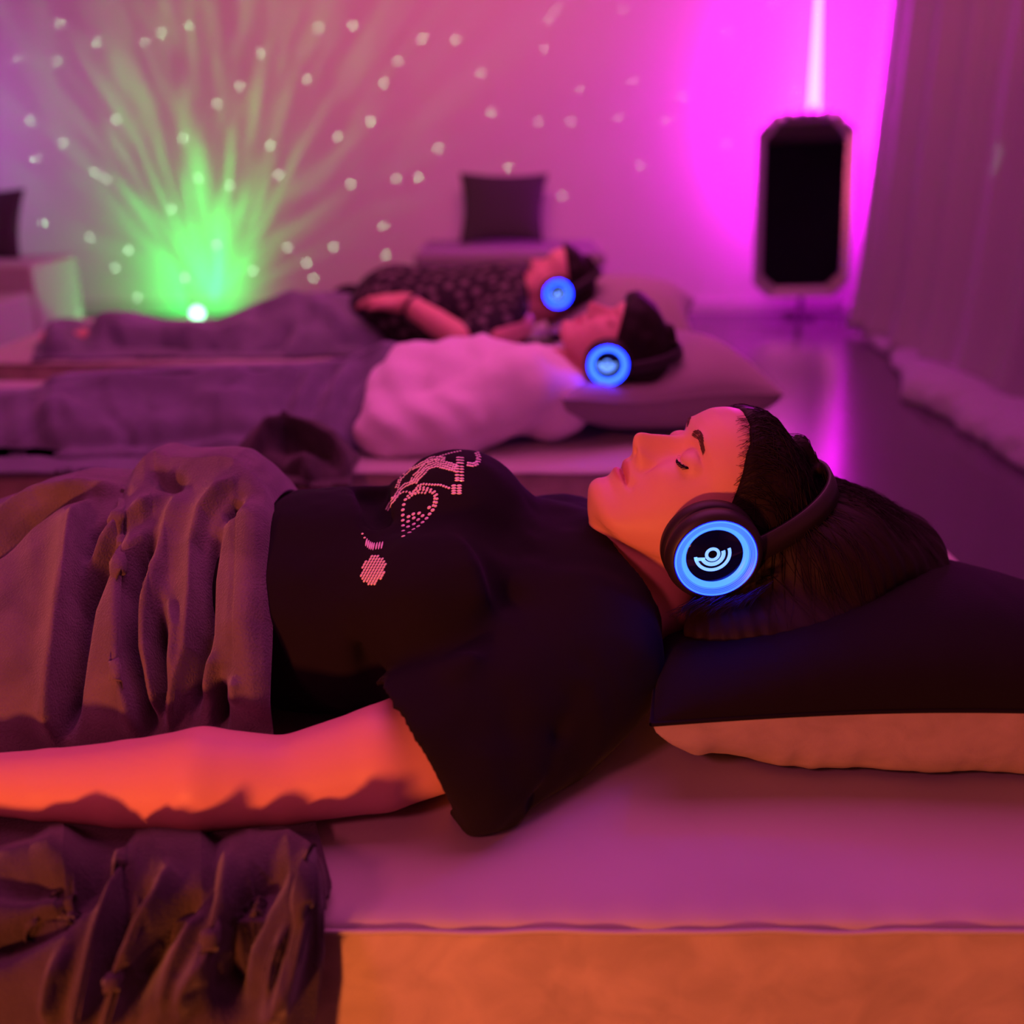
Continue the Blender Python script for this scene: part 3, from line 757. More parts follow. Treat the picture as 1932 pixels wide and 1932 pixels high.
def drape(name, label, group, xs, top, bottom, Yt, Yb, folds, m, back=(.28, ZM+.01), n=300, rows=260, k0=0, poww=1.0, noise=.004, parent=None, fine=1, thick=.006, cat='blanket', zmin=ZM+.008, blur=6, fadew=.05, gain=1.0, yedge=None):
    """sheet running from a crest line over the near side; crest and hem lines were measured on the photo and set at their real distances"""
    s = np.linspace(xs[0], xs[1], n); top = np.array(top, float); bottom = np.array(bottom, float)
    yt = np.interp(s, top[:, 0], top[:, 1]); yb = np.interp(s, bottom[:, 0], bottom[:, 1])
    k = np.ones(3)/3; yt = np.convolve(np.pad(yt, 1, 'edge'), k, 'valid')
    t = np.linspace(0, 1, rows); t = t**1.15
    X = np.repeat(s[:, None], rows, 1); PY = yt[:, None]+(yb-yt)[:, None]*t[None]
    Yt_ = np.interp(s, *zip(*Yt)) if isinstance(Yt, list) else np.full(n, Yt); Yb_ = np.interp(s, *zip(*Yb)) if isinstance(Yb, list) else np.full(n, Yb)
    YY = Yt_[:, None]+(Yb_-Yt_)[:, None]*(np.sin(t*math.pi/2)**poww)[None]
    P = WA(X, PY, YY)
    # far side
    nb = 50; tb = np.linspace(1, 0, nb, endpoint=False)
    c = P[:, 0]; Bk = np.empty((n, nb, 3))
    Bk[..., 0] = c[:, None, 0]; Bk[..., 1] = c[:, None, 1]+back[0]*tb[None]**.8*1.0; Bk[..., 2] = c[:, None, 2]+(back[1]-c[:, None, 2])*(1-np.cos(tb*math.pi/2))[None]
    D = np.zeros((n, rows))
    for kind, amp, wd, pts in folds:
        d, sg, tp = pdist(X, PY, pts); amp = amp*tp*gain
        if kind == 'g': D += amp*np.exp(-(d/wd)**2)
        elif kind == 'r':    # steep drop on the right of a line drawn downward, slow fall on its left
            D += amp*np.where(sg < 0, np.exp(-(d/(wd*.36))**2), np.exp(-(d/(wd*1.3))**1.3))
        elif kind == 'l':
            D += amp*np.where(sg > 0, np.exp(-(d/(wd*.36))**2), np.exp(-(d/(wd*1.3))**1.3))
    for _ in range(blur):
        D[1:-1] = (D[:-2]+2*D[1:-1]+D[2:])/4; D[:, 1:-1] = (D[:, :-2]+2*D[:, 1:-1]+D[:, 2:])/4
    q = np.stack([X/70*fine, PY/150*fine, X*0], -1); D += noise*vnoise(q, k0)+noise*.5*vnoise(q*2.3, k0+1)
    gs = np.gradient(P, axis=0); gt = np.gradient(P, axis=1); nr = np.cross(gs, gt); nr /= np.linalg.norm(nr, axis=-1)[..., None]+1e-9
    nr[..., 0] *= .35
    if (nr*(np.array([0, 0, H])-P)).sum(-1).mean() < 0: nr = -nr
    fade = np.clip(t/fadew, 0, 1)**.5
    P = P+nr*(D*fade[None])[..., None]
    full = np.concatenate([Bk, P], 1)
    full[..., 2] = np.maximum(full[..., 2], zmin)
    if yedge:
        k_ = full[..., 1] > yedge; full[..., 2] = np.where(k_, np.maximum(full[..., 2], ZM+.014), full[..., 2])
    o = link(name, grid_mesh(full), m, parent)
    sm = o.modifiers.new('solid', 'SOLIDIFY'); sm.thickness = thick; sm.offset = -1
    if label: tag(o, label, cat, group)
    return o
def C3(l): return [(x/2.927, 820+y/2.927) for x, y in l]
def C4(l): return [(x/2.147, 1380+y/2.147) for x, y in l]
f1 = [
 ('r', .020, 26, C3([(480, 340), (430, 560), (405, 800), (360, 1100), (320, 1400), (305, 1720)])),
 ('g', -.022, 17, C3([(700, 640), (560, 790), (470, 950), (420, 1200), (385, 1400), (350, 1720)])),
 ('r', .014, 24, C3([(930, 300), (760, 480), (600, 660), (450, 860)])),
 ('g', -.016, 12, C3([(650, 480), (540, 600), (470, 760)])),
 ('r', .018, 30, C3([(850, 500), (735, 680), (692, 850), (688, 1100), (710, 1350), (770, 1550), (810, 1720)])),
 ('g', -.024, 15, C3([(880, 520), (780, 760), (735, 900), (735, 1200), (790, 1450), (850, 1720)])),
 ('g', .013, 20, C3([(1050, 300), (930, 550), (850, 800), (800, 1000), (800, 1300), (850, 1650)])),
 ('g', -.022, 11, C3([(900, 950), (885, 1150), (910, 1430), (890, 1650)])),
 ('g', .010, 11, C3([(930, 880), (985, 1100), (965, 1420)])),
 ('r', .016, 22, C3([(1330, 215), (1230, 330), (1140, 470), (1085, 650), (1080, 900), (1055, 1200), (960, 1520), (920, 1680)])),
 ('g', -.024, 9, C3([(1330, 360), (1270, 470), (1250, 490)])),
 ('g', -.016, 8, C3([(1250, 480), (1190, 620), (1160, 800), (1150, 1100), (1110, 1300), (1060, 1600)])),
 ('g', .018, 44, C3([(1400, 330), (1400, 800), (1360, 1080), (1420, 1400), (1440, 1650)])),
 ('g', .008, 16, C3([(1200, 1180), (1140, 1350), (1130, 1480)])),
 ('g', -.024, 12, C3([(1230, 1320), (1225, 1500), (1205, 1680)])),
 ('g', .010, 14, C3([(1330, 1330), (1310, 1500)])),
 ('g', .012, 14, C3([(-200, 640), (0, 500), (200, 340), (480, 285), (760, 300)])),
 ('g', -.014, 8, C3([(-200, 760), (0, 640), (160, 480), (350, 370), (520, 335)])),
 ('g', -.012, 14, C3([(830, 170), (900, 260), (1050, 300)])),
]
# second, smaller cloth lump on the crest
drape('plush_blanket', 'grey plush blanket in deep upright folds over the hips of the black shirted sleeper', 'plush blankets', (-1250, 517),
      [(-1250, 1070), (-600, 1040), (-260, 1010), (-100, 985), (0, 950), (60, 922), (130, 905), (200, 908), (236, 915), (252, 885), (272, 860), (292, 852), (320, 862), (372, 862), (410, 860), (440, 864), (475, 892), (500, 920), (517, 952)],
      [(-1250, 1450), (517, 1440)], [(-1250, 1.05), (230, 1.06), (290, 1.09), (450, 1.04), (517, 1.0)], .80, f1, M['plush'], n=900, rows=420, gain=1.55, k0=2, poww=.9, noise=.0025)

f4 = [
 ('g', .020, 17, C4([(560, 400), (520, 530), (455, 680), (405, 850), (370, 1000), (335, 1150), (320, 1250)])),
 ('g', .020, 16, C4([(670, 500), (690, 600), (650, 690), (580, 800), (505, 1000), (440, 1180), (430, 1250)])),
 ('g', -.014, 13, C4([(610, 560), (560, 740), (450, 980), (400, 1180)])),
 ('g', -.020, 18, C4([(860, 620), (740, 740), (645, 870), (560, 1040), (500, 1190)])),
 ('g', .018, 18, C4([(930, 420), (930, 560), (920, 700), (870, 880), (770, 1010), (720, 1180)])),
 ('g', -.030, 26, C4([(1090, 430), (1110, 540), (1010, 720), (940, 880), (920, 1050), (960, 1200)])),
 ('g', .024, 18, C4([(1030, 395), (1150, 400), (1245, 470), (1265, 600), (1215, 800), (1140, 1060), (1050, 1220)])),
 ('g', .012, 10, C4([(1180, 760), (1110, 930), (1080, 1100)])),
 ('g', -.012, 9, C4([(1210, 700), (1150, 920), (1110, 1120)])),
 ('g', .016, 22, C4([(-80, 560), (60, 510), (190, 470), (300, 500)])),
 ('g', -.016, 24, C4([(-80, 640), (180, 620), (340, 590)])),
 ('g', -.022, 26, C4([(480, 440), (400, 580), (220, 760), (0, 880), (-120, 940)])),
 ('g', .014, 14, C4([(270, 850), (225, 1000), (190, 1200)])),
 ('g', .012, 16, C4([(800, 650), (780, 750), (700, 950), (640, 1180)])),
]
drape('plush_blanket', 'dark brown plush blanket bunched and hanging over the front edge of the nearest mattress', 'plush blankets', (-160, 612),
      [(-160, 1592), (0, 1590), (60, 1575), (92, 1556), (120, 1552), (160, 1575), (236, 1590), (255, 1566), (290, 1556), (380, 1562), (405, 1585), (430, 1575), (470, 1562), (545, 1572), (580, 1596), (600, 1650), (612, 1710)],
      [(-160, 2080), (540, 2080), (600, 1905), (612, 1800)], [(-160, .735), (380, .735), (520, .72), (580, .70), (600, .64), (612, .615)], [(-160, .540), (540, .555), (600, .585), (612, .595)], f4, M['plush_dark'], back=(.03, ZM+.005), n=420, rows=360, k0=12, poww=.38, noise=.002, zmin=.03, fadew=.36, blur=8, gain=1.35, yedge=.600)

# far part of the near blanket, lying smooth behind the sleeper
drape('plush_blanket', 'smooth mauve plush blanket lying on the near edge of the middle mattress', 'plush blankets', (-180, 330),
      [(-180, 885), (0, 868), (90, 872), (200, 866), (260, 872), (330, 890)], [(-180, 990), (330, 985)], 1.95, 1.74,
      [('g', .02, 30, [(-100, 900), (60, 905), (250, 880)]), ('g', -.015, 16, [(-100, 930), (120, 935), (330, 905)])], M['plush_far'], back=(.05, ZM+.01), n=160, rows=90, k0=22, noise=.006)
# bundled lump
drape('plush_blanket', 'dark bundled plush blanket slumped over the middle mattress beside the white sweater', 'plush blankets', (440, 664),
      [(440, 872), (452, 838), (480, 806), (510, 792), (545, 788), (590, 796), (625, 815), (650, 845), (664, 885)], [(440, 1010), (560, 1030), (664, 1000)], [(440, 1.74), (540, 1.84), (664, 1.74)], 1.66,
      [('g', -.04, 15, [(500, 850), (560, 828), (620, 850), (640, 900)]), ('g', .03, 13, [(460, 880), (500, 810), (560, 796), (620, 830), (655, 880)]), ('g', .03, 14, [(520, 900), (580, 870), (600, 940)]), ('g', -.03, 16, [(480, 960), (520, 900), (560, 960)])],
      M['plush_dark'], back=(.10, ZM+.01), n=160, rows=120, k0=31, noise=.010)
# blanket over the legs of the middle sleeper
f2 = [('g', .030, 20, [(-150, 765), (0, 745), (150, 722), (300, 712), (430, 712), (600, 690)]), ('g', -.035, 12, [(-150, 748), (60, 738), (250, 703), (420, 700), (560, 690)]),
      ('g', -.03, 18, [(-100, 850), (120, 830), (300, 815), (420, 805), (620, 812)]), ('g', -.02, 12, [(190, 770), (230, 800), (240, 840)]), ('g', .02, 16, [(60, 790), (120, 770), (160, 800)]),
      ('g', -.025, 9, [(700, 665), (665, 720), (640, 800)]), ('g', .02, 10, [(672, 668), (640, 720), (615, 780)]), ('g', -.022, 9, [(640, 680), (600, 730), (580, 790)]), ('g', .018, 10, [(610, 690), (570, 730), (555, 790)]),
      ('g', -.02, 10, [(578, 700), (540, 740), (520, 790)]), ('g', -.03, 14, [(700, 720), (690, 780), (670, 850)]), ('g', .015, 14, [(330, 730), (420, 760), (520, 740)])]
drape('plush_blanket', 'mauve plush blanket over the long legs of the sleeper in the white sweater', 'plush blankets', (-560, 742),
      [(-560, 775), (-200, 765), (0, 752), (70, 735), (100, 712), (300, 700), (460, 694), (560, 692), (640, 684), (690, 664), (720, 648), (742, 652)],
      [(-560, 905), (-200, 900), (0, 885), (240, 882), (420, 880), (600, 885), (700, 850), (742, 800)], [(-560, 2.14), (600, 2.12), (742, 2.10)], [(-560, 1.82), (600, 1.84), (742, 1.93)], f2, M['plush_far'], n=320, rows=150, k0=41, noise=.012)
f3 = [('g', .05, 22, [(120, 690), (96, 625)]), ('g', -.05, 20, [(180, 690), (210, 640), (300, 650), (360, 680)]), ('g', .03, 16, [(190, 600), (240, 628), (400, 640), (520, 600)]), ('g', -.04, 14, [(480, 670), (530, 640), (560, 610)]),
      ('g', .03, 16, [(560, 560), (620, 590), (680, 640)]), ('g', -.03, 12, [(620, 650), (660, 640), (720, 655)]), ('g', .02, 14, [(420, 610), (500, 570), (600, 556)]), ('g', -.04, 14, [(370, 690), (400, 670), (430, 690)])]
drape('plush_blanket', 'dark mauve plush blanket peaked over the feet of the sleeper in the patterned shirt', 'plush blankets', (74, 748),
      [(74, 680), (82, 622), (96, 604), (130, 618), (160, 628), (178, 606), (190, 590), (230, 592), (275, 606), (340, 612), (400, 606), (440, 590), (500, 566), (560, 556), (620, 552), (680, 560), (720, 590), (748, 640)],
      [(74, 735), (200, 735), (480, 720), (748, 700)], [(74, 3.06), (420, 3.08), (560, 3.14), (748, 3.14)], [(74, 2.82), (748, 2.84)], f3, M['plush_far'], n=300, rows=130, k0=51, noise=.016)

# ------------------------------------------------------------------ middle and far sleepers
def rotm(ax, deg):
    return np.array(Matrix.Rotation(math.radians(deg), 3, ax))
def place_head(ring, Y, R):
    t = np.array(W(ring[0], ring[1], Y)); return t-R@np.array([.108, .092, .002])
def far_person(label, R, T, torso_fn, arm_pts, arm_r, shirt_fn, shirt_mat, box, shirt_name, hand_at, hand_dir, hand_side, extra=None, hair_fn=None, hcut=.118):
    p = thing('person', label, 'person', (float(T[0])-.3, float(T[1]), ZM))
    n0 = T+R@np.array([0, .065, -.03])
    def f(P):
        d = torso_fn(P); d = smin(d, chain(P, arm_pts, arm_r, .005), .02)
        d = smin(d, cone(P, n0, (T[0]-.03, T[1]+.0, .41), .052, .06), .03)
        if hand_at is not None: d = smin(d, hand(P, hand_at, hand_dir, hand_side), .01)
        return smin(d, head_local(to_local(P, R, T)), .012)
    lo, hi = box
    A = surface_nets(lambda P: np.maximum(f(P), T[0]-.02-P[..., 0]), (T[0]-.04, T[1]-.22, .3), (T[0]+.30, T[1]+.22, .72), .0035)
    B = surface_nets(lambda P: np.maximum(f(P), P[..., 0]-T[0]+.01), lo, (T[0], hi[1], hi[2]), .007)
    skin_mesh([A, B], R, T, 'body', p)
    def hf(P):
        q = to_local(P, R, T); hd = head_local(q)-.014-.004*vnoise(q*40, 4)
        cap = smax(hd, hcut-(.89*q[..., 1]-.444*q[..., 2]), .006)
        return cap if hair_fn is None else smin(cap, hair_fn(P), .02)
    hv, hq = surface_nets(hf, (T[0]-.1, T[1]-.25, .32), (T[0]+.42, T[1]+.25, .75), .005)
    link('hair', fast_mesh(hv, hq), M['hair'], p)
    sv, sq = surface_nets(shirt_fn, lo, hi, .007)
    link(shirt_name, fast_mesh(sv, sq), shirt_mat, p)
    return p
# middle: white sweater
R2 = rotm('Z', -8)@rotm('Y', 14)@HR
T2 = place_head((1147, 690), 1.935, R2)
ty2 = 2.06
def torso2(P):
    d = ell(P, (-.09, ty2, .39), (.19, .12, .075)); d = smin(d, ell(P, (-.42, ty2+.05, .340), (.22, .08, .034)), .03)
    for s in (-1, 1): d = smin(d, cone(P, (-.5, ty2+.07+s*.045, .336), (-1.4, ty2+.07+s*.05, .318), .034, .018), .02)
    return d
arm2 = [tuple(W(985, 735, 1.93)), tuple(W(850, 800, 1.90)), tuple(W(735, 812, 1.90)), tuple(W(752, 745, 1.97)), tuple(W(775, 690, 2.04))]
def sweater(P):
    d = ell(P, (-.03, ty2, .39), (.17, .155, .095)); d = smin(d, ell(P, (-.14, ty2+.0, .395), (.16, .15, .092)), .05)
    d = smin(d, cone(P, (.09, ty2-.10, .385), (.09, ty2+.12, .385), .075, .07), .05)
    d = smin(d, chain(P, arm2, [.078, .066, .058, .055, .048], .03), .02)
    d = smin(d, cone(P, W(1000, 720, 2.0), W(1070, 690, 2.06), .07, .05), .03)
    d = d-.006*vnoise(P*14, 3)-.0035*vnoise(P*30, 5)-.003*np.sin(P[..., 0]*70+P[..., 2]*50+3*vnoise(P*9, 6))*(P[..., 0] < -.05)
    n0 = T2+R2@np.array([0, .03, .0])
    d = smax(d, -cone(P, n0, (T2[0]-.05, T2[1], .42), .068, .052), .01)
    d = smax(d, P[..., 0]-.165, .02)
    return np.maximum(d, .302-P[..., 2])
far_person('person lying in a loose white sweater with headphones, between the two others', R2, T2, torso2, arm2, [.045, .042, .036, .032, .026], sweater, M['sweater'],
           ((-1.5, 1.76, .28), (.28, 2.36, .62)), 'sweater', tuple(W(782, 676, 2.06)), (.2, 1, 0), 1, hcut=.085)
make_headphones(R2, T2, 'black headphones with blue glowing ring on the sleeper in the white sweater')
# far: patterned shirt
R3 = rotm('Y', -6)@HR
T3 = place_head((1053, 555), 2.95, R3)
ty3 = 3.12
def torso3(P):
    d = ell(P, (-.20, ty3, .39), (.26, .14, .09)); d = smin(d, ell(P, (-.58, 3.10, .35), (.20, .09, .045)), .05)
    for s in (-1, 1): d = smin(d, cone(P, (-.7, 3.08+s*.03, .332), (-1.40, 3.06+s*.03, .325), .026, .020), .02)
    return d
arm3 = [tuple(W(975, 610, 2.93)), tuple(W(925, 636, 2.86)), tuple(W(870, 638, 2.82)), tuple(W(820, 606, 2.85)), tuple(W(772, 575, 2.89))]
def shirt3(P):
    d = ell(P, (-.18, ty3, .40), (.30, .170, .130)); d = smin(d, ell(P, (-.02, ty3, .41), (.13, .17, .13)), .05)
    d = smin(d, cone(P, (.02, ty3-.12, .40), (.02, ty3+.12, .40), .08, .08), .05)
    d = smin(d, cone(P, W(970, 600, 2.96), W(893, 634, 2.845), .075, .056), .03)
    d = smin(d, ell(P, (-.36, ty3, .40), (.13, .16, .13)), .04)
    d = d-.006*vnoise(P*11, 3)
    n0 = T3+R3@np.array([0, .03, .0])
    d = smax(d, -cone(P, n0, (T3[0]-.06, T3[1], .42), .066, .05), .01)
    d = smax(d, P[..., 0]-(T3[0]+.0), .02)
    return np.maximum(d, .302-P[..., 2])
p3 = far_person('person farthest back in a dark patterned shirt, wristbanded hand resting on the belly', R3, T3, torso3, arm3, [.05, .046, .040, .036, .029], shirt3, M['patterned'],
           ((-1.6, 2.76, .28), (.22, 3.45, .66)), 'patterned_shirt', tuple(W(765, 571, 2.90)), (-.8, .40, 0), 1)
wb = np.array(W(776, 578, 2.89)); dv = (np.array(arm3[3])-np.array(arm3[4])); dv /= np.linalg.norm(dv)
aa = np.cross(dv, [0, 0, 1.]); aa /= np.linalg.norm(aa); bb = np.cross(dv, aa)
ringp = np.array([wb+.032*(math.cos(t)*aa+math.sin(t)*bb) for t in np.linspace(0, 2*math.pi, 25)])
link('wristband', grid_mesh(tube_pts(ringp, .007, 6), True), M['phones'], p3)
cl = np.array(W(965, 527, 3.13))
cv, cq = surface_nets(lambda P: ell(P, cl, (.045, .04, .022))-.003*vnoise(P*40, 2), cl-.07, cl+.07, .006)
link('collar', fast_mesh(cv, cq), M['sweater'], p3)
make_headphones(R3, T3, 'black headphones with blue glowing ring on the sleeper in the patterned shirt')

# pillows of the two far sleepers
def press2(P, c, dz=.06, r=.13, zf=ZM+.006):
    P = P.copy(); d = np.hypot(P[..., 0]-c[0], P[..., 1]-c[1]); P[..., 2] -= dz*np.exp(-(d/r)**2)*np.clip((P[..., 2]-.35)/.08, 0, 1)
    P[..., 2] = np.maximum(P[..., 2], zf); return P
c2 = [W(1062, 752, 1.86), W(1480, 744, 2.02), (.50, 2.40, .40), (.05, 2.34, .41)]
pillow('plump taupe pillow with pale underside beneath the sleeper in the white sweater', c2, .085, .10, M['taupe'], M['taupe'], wr=.05, shape=lambda P: press2(P, (T2[0]+.10, T2[1]+.0)))
c3 = [W(1035, 628, 2.93), W(1308, 642, 2.90), (.60, 3.35, .40), (.06, 3.38, .41)]
pillow('pale taupe pillow with a dark corner beneath the sleeper in the patterned shirt', c3, .11, .09, M['taupe'], M['charcoal'], wr=.05, shape=lambda P: press2(P, (T3[0]+.05, T3[1]+.0), .05))

# ------------------------------------------------------------------ back of the room
t = thing('bench', 'low mauve bench against the back wall with a charcoal cushion on it', 'bench', (-.2, 5.3, 0))
bm = box_bm((-.47, 4.94, 0), (.44, 5.73, .33), .02); o = bm_obj('base', bm, M['block_purple'], t)
bm = box_bm((-.47, 4.935, .335), (.45, 5.73, .40), .025); o = bm_obj('seat_pad', bm, M['block_purple'], t)
CB = [W(868, 459, 5.42), W(1024, 456, 5.42), W(1034, 328, 5.62), W(868, 326, 5.62)]
pillow('square charcoal cushion standing on the bench against the pink wall', CB, .05, .05, M['charcoal'], M['charcoal'], name='cushion', cat='cushion', n=40, group='charcoal cushions')
t = thing('lounge_seat', 'pale low lounge seat at the left by the green light', 'seat', (-2.7, 4.5, 0))
bm_obj('seat_block', box_bm((-3.3, 3.75, 0), (-2.20, 4.68, .25), .02), M['block'], t)
bm_obj('back_block', box_bm((-3.3, 4.69, 0), (-2.19, 5.20, .37), .02), M['block'], t)
CB = [W(-130, 492, 5.0), W(38, 490, 5.0), W(46, 356, 5.12), W(-130, 358, 5.12)]
pillow('square charcoal cushion standing on the pale lounge seat', CB, .05, .05, M['charcoal'], M['charcoal'], name='cushion', cat='cushion', n=40, group='charcoal cushions')

# small dark pouch behind the far sleeper's hip
pc = np.array(W(660, 555, 3.45))
v_, q_ = surface_nets(lambda P: ell(P, pc, (.055, .05, .03))-.004*vnoise(P*30, 2), pc-.08, pc+.08, .006)
tag(link('pouch', fast_mesh(v_, q_), M['black_knit']), 'small black pouch beside the blanketed hip of the farthest sleeper', 'pouch')

# star projector
pj = W(372, 592, 5.42)
t = thing('star_projector', 'small star projector shining green streaks and dots on the wall', 'projector', (pj.x, pj.y, 0))
def sph(c, r, seg=32, a0=0, a1=math.pi):
    return lathe([(r*math.sin(a), c[2]-r*math.cos(a)) for a in np.linspace(a0+1e-3, a1-1e-3, 18)], seg)+np.array([c[0], c[1], 0])
base = lathe([(.001, 0), (.05, 0), (.055, .004), (.045, .010), (.036, .014), (.0, .015)])+np.array([pj.x, pj.y, 0])
link('stand', grid_mesh(base, True), M['projector'], t)
pj.z = max(pj.z, .045)
link('lens', grid_mesh(sph(pj, .036), True), M['lens'], t)
def gobo():
    d = bpy.data.lights.new('projector_beam', 'POINT'); d.energy = 1; d.shadow_soft_size = .002; d.color = (1, 1, 1)
    o = bpy.data.objects.new('projector_beam', d); COL.objects.link(o); o.location = (pj.x+.005, pj.y+.05, pj.z+.02)
    d.use_nodes = True; nt = d.node_tree; N = nt.nodes; L = nt.links; em = N['Emission']
    def math_(op, a, b=None, c=None):
        n = N.new('ShaderNodeMath'); n.operation = op
        for i, x in enumerate((a, b, c)):
            if x is None: continue
            if isinstance(x, (int, float)): n.inputs[i].default_value = x
            else: L.new(x, n.inputs[i])
        return n.outputs[0]
    tc = N.new('ShaderNodeTexCoord'); sp = N.new('ShaderNodeSeparateXYZ'); L.new(tc.outputs['Normal'], sp.inputs[0])
    x, y, z = sp.outputs
    yy = math_('MAXIMUM', math_('ABSOLUTE', y), .02)
    X = math_('DIVIDE', x, yy); Z = math_('DIVIDE', z, yy)
    r = math_('MINIMUM', math_('SQRT', math_('ADD', math_('MULTIPLY', X, X), math_('MULTIPLY', Z, Z))), 6.0)
    ang = math_('ARCTAN2', X, Z)
    cb = N.new('ShaderNodeCombineXYZ'); L.new(math_('MULTIPLY', ang, 9.0), cb.inputs[0]); L.new(math_('MULTIPLY', r, .38), cb.inputs[1]); cb.inputs[2].default_value = 3.3
    no = N.new('ShaderNodeTexNoise'); no.inputs['Scale'].default_value = 1.6; no.inputs['Detail'].default_value = 3; L.new(cb.outputs[0], no.inputs['Vector'])
    mr = N.new('ShaderNodeMapRange'); L.new(no.outputs[0], mr.inputs[0]); mr.inputs[1].default_value = .42; mr.inputs[2].default_value = .72; mr.inputs[3].default_value = .22; mr.inputs[4].default_value = 1.5
    fan = math_('EXPONENT', math_('MULTIPLY', math_('POWER', math_('ABSOLUTE', math_('MULTIPLY', math_('ADD', ang, .03), 1.35)), 2.0), -1.0))
    # compensate part of the distance falloff along the wall, as the projector's lens does
    lift = math_('POWER', math_('ADD', math_('MULTIPLY', r, r), 1.0), .45)
    core = math_('EXPONENT', math_('MULTIPLY', math_('ADD', math_('MULTIPLY', X, X), math_('MULTIPLY', math_('POWER', math_('ABSOLUTE', math_('SUBTRACT', Z, 1.3)), 2.0), .28)), -1.0))
    streak = math_('ADD', math_('MULTIPLY', math_('MULTIPLY', mr.outputs[0], fan), lift), math_('MULTIPLY', core, .42))
    streak = math_('MULTIPLY', streak, math_('MULTIPLY', math_('GREATER_THAN', y, .08), math_('GREATER_THAN', z, -.35)))
    streak = math_('ADD', streak, math_('MULTIPLY', math_('LESS_THAN', x, -.5), .5))
    # stars
    vc = N.new('ShaderNodeCombineXYZ'); L.new(X, vc.inputs[0]); L.new(Z, vc.inputs[1])
    vo = N.new('ShaderNodeTexVoronoi'); vo.voronoi_dimensions = '2D'; vo.inputs['Scale'].default_value = 1.05; vo.inputs['Randomness'].default_value = 1; L.new(vc.outputs[0], vo.inputs['Vector'])
    dot = math_('LESS_THAN', vo.outputs['Distance'], .036)
    dotv = math_('MULTIPLY', math_('MULTIPLY', dot, math_('GREATER_THAN', z, .03)), math_('POWER', math_('ADD', math_('MULTIPLY', r, r), 1.0), 1.4))
    c1 = N.new('ShaderNodeCombineColor'); 
    gval = math_('MULTIPLY', streak, GOBO[0]); dval = math_('MULTIPLY', dotv, GOBO[1])
    L.new(math_('ADD', math_('MULTIPLY', gval, .0), math_('MULTIPLY', dval, .55)), c1.inputs[0])
    L.new(math_('ADD', gval, dval), c1.inputs[1])
    L.new(math_('ADD', math_('MULTIPLY', gval, .10), math_('MULTIPLY', dval, .55)), c1.inputs[2])
    L.new(c1.outputs[0], em.inputs['Color']); em.inputs['Strength'].default_value = 1
GOBO = (24.0, 15.0)
gobo()

# corner lamp
t = thing('corner_lamp', 'tall slim corner lamp glowing white magenta behind the mirror', 'lamp', (1.585, 5.60, 0))
link('lamp_base', grid_mesh(lathe([(.001, 0), (.09, 0), (.09, .015), (.014, .02), (.014, .80), (.0, .80)])+np.array([1.585, 5.60, 0]), True), M['phones'], t)
link('light_tube', grid_mesh(lathe([(.001, .80), (.036, .801), (.036, .95), (.031, 1.15), (.022, 1.40), (.012, 1.75), (.001, 1.8)], 24)+np.array([1.575, 5.60, 0]), True), M['tube'], t)
for v_ in bpy.data.objects['light_tube'].data.vertices: v_.co.x -= .055*(v_.co.z-.80)

# mirror leaning in the corner
t = thing('floor_mirror', 'eight sided silver framed mirror with crystal crest leaning in the corner', 'mirror', (1.5, 5.35, 0))
O = np.array(W(1509, 560, 5.38)); top = np.array(W(1522, 212, 5.47))
up_ = top-O; Hh = np.linalg.norm(up_); up_ /= Hh; rt = np.array([.985, -.17, 0]); rt -= (rt@up_)*up_; rt /= np.linalg.norm(rt); fr = np.cross(rt, up_)
if fr[1] > 0: fr = -fr
def octo(hw, h0, h1, c): return [(-hw+c, h0), (hw-c, h0), (hw, h0+c*.9), (hw, h1-c*1.1), (hw-c, h1), (-hw+c, h1), (-hw, h1-c*1.1), (-hw, h0+c*.9)]
hw = .245
o1 = octo(hw, 0, Hh, .085); o2 = octo(hw-.045, .055, Hh-.05, .072)
def P3(p, d): return O+rt*p[0]+up_*p[1]+fr*d
V = [P3(p, 0) for p in o1]+[P3(p, .02) for p in o1]+[P3(p, .012) for p in o2]+[P3(p, -.0) for p in o2]; Q = []
for i in range(8):
    j = (i+1) % 8
    for a, b in ((0, 8), (8, 16), (16, 24), (24, 0)): Q.append((a+i, a+j, b+j, b+i))
link('mirror_frame', mesh_from(V, Q), M['silver'], t, smooth=False)
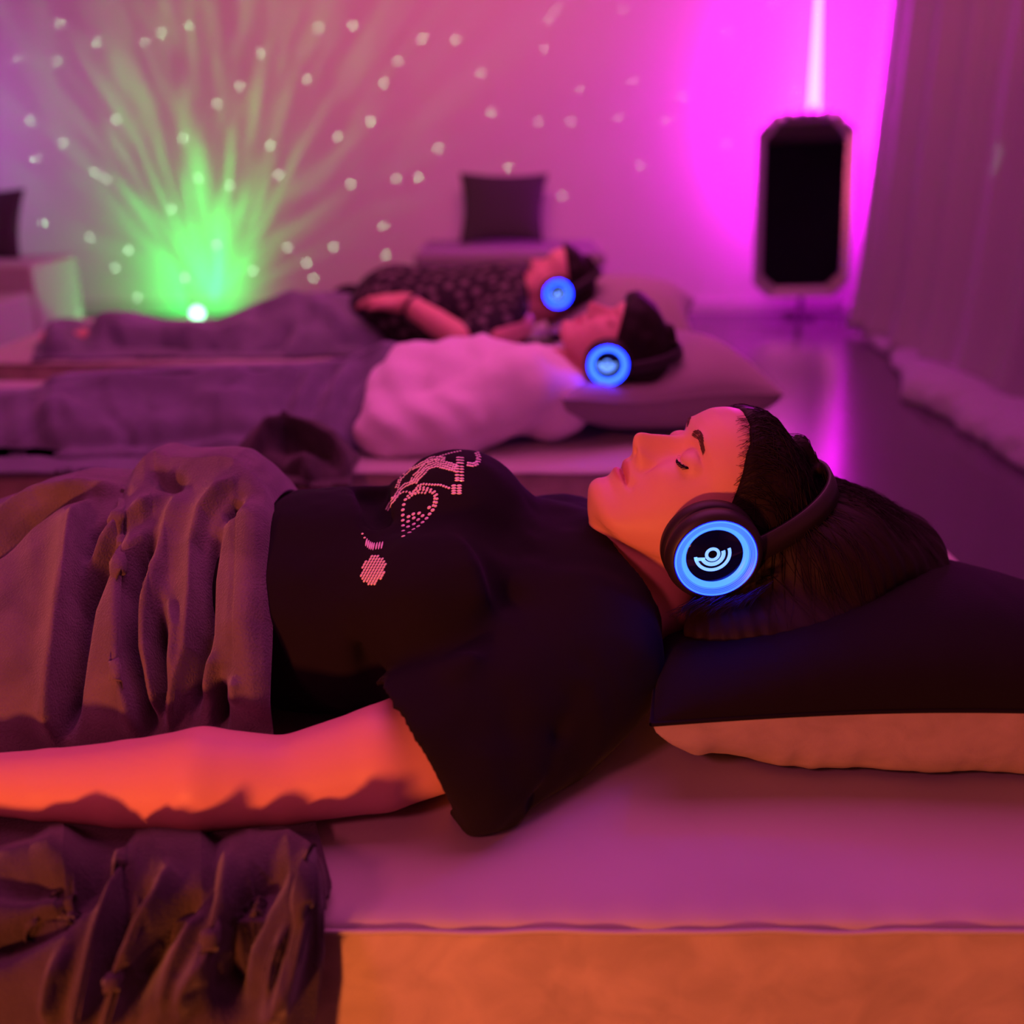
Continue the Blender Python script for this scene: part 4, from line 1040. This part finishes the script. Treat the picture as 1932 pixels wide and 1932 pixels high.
link('mirror_glass', mesh_from([P3(p, .004) for p in o2]+[P3(p, -.002) for p in o2], [tuple(range(8)), tuple(range(15, 7, -1))]+[(i, (i+1) % 8, 8+(i+1) % 8, 8+i) for i in range(8)]), M['mirror'], t, smooth=False)
for i in range(13):
    a = (i-6)/6; c = P3((a*(hw-.06), Hh-.004-.045*a*a+(.020 if i % 2 else 0)), .01)
    link('crystal', grid_mesh(lathe([(.019*math.sin(b), -.017*math.cos(b)) for b in np.linspace(.01, math.pi-.01, 6)], 7)+c, True), M['crystal'], t, smooth=False)

# curtain along the right wall
t = thing('curtain', 'sheer pleated curtain hanging along the right wall to the floor', 'curtain', (1.75, 3.4, 0))
n, m = 700, 60; ys = np.linspace(.6, 5.08, n); zs = np.linspace(.03, 2.62, m); Yg, Zg = np.meshgrid(ys, zs, indexing='ij')
ph = 2*np.pi*(Yg*3.1)+1.6*vnoise(np.stack([Yg*2.1, Zg*.25, Yg*0], -1), 5)
am = .042+.018*vnoise(np.stack([Yg*1.5, Zg*.3, Yg*0], -1), 6)
Xg = 1.745+am*np.sin(ph)+.012*np.sin(ph*2.3+1)-.05*np.exp(-Zg/.12)
o = link('panel', grid_mesh(np.stack([Xg, Yg, Zg], -1)), M['curtain'], t)
sm = o.modifiers.new('s', 'SOLIDIFY'); sm.thickness = .002
link('rail', grid_mesh(tube_pts([(1.75, .5, 2.64), (1.75, 3, 2.64), (1.75, 5.5, 2.64)], .012, 10), True), M['silver'], t)
# gathered hem resting on the floor
def hem(P):
    Z3 = P*np.array([1, 1, 1.6])
    d = cone(Z3, (1.72, 1.2, .05), (1.72, 4.75, .03), .085, .05)
    d = smin(d, chain(Z3, [(1.62, 1.2, .04), (1.60, 2.6, .04), (1.57, 3.6, .05), (1.66, 4.25, .03)], [.15, .14, .13, .05], .05), .05)
    return d-.022*vnoise(P*np.array([9, 7, 9]), 4)-.010*vnoise(P*24, 5)
v_, q_ = surface_nets(lambda P: np.maximum(hem(P), .002-P[..., 2]), (1.36, 1.0, -.01), (1.86, 4.9, .18), .012)
link('hem_puddle', fast_mesh(v_, q_), M['curtain'], t)
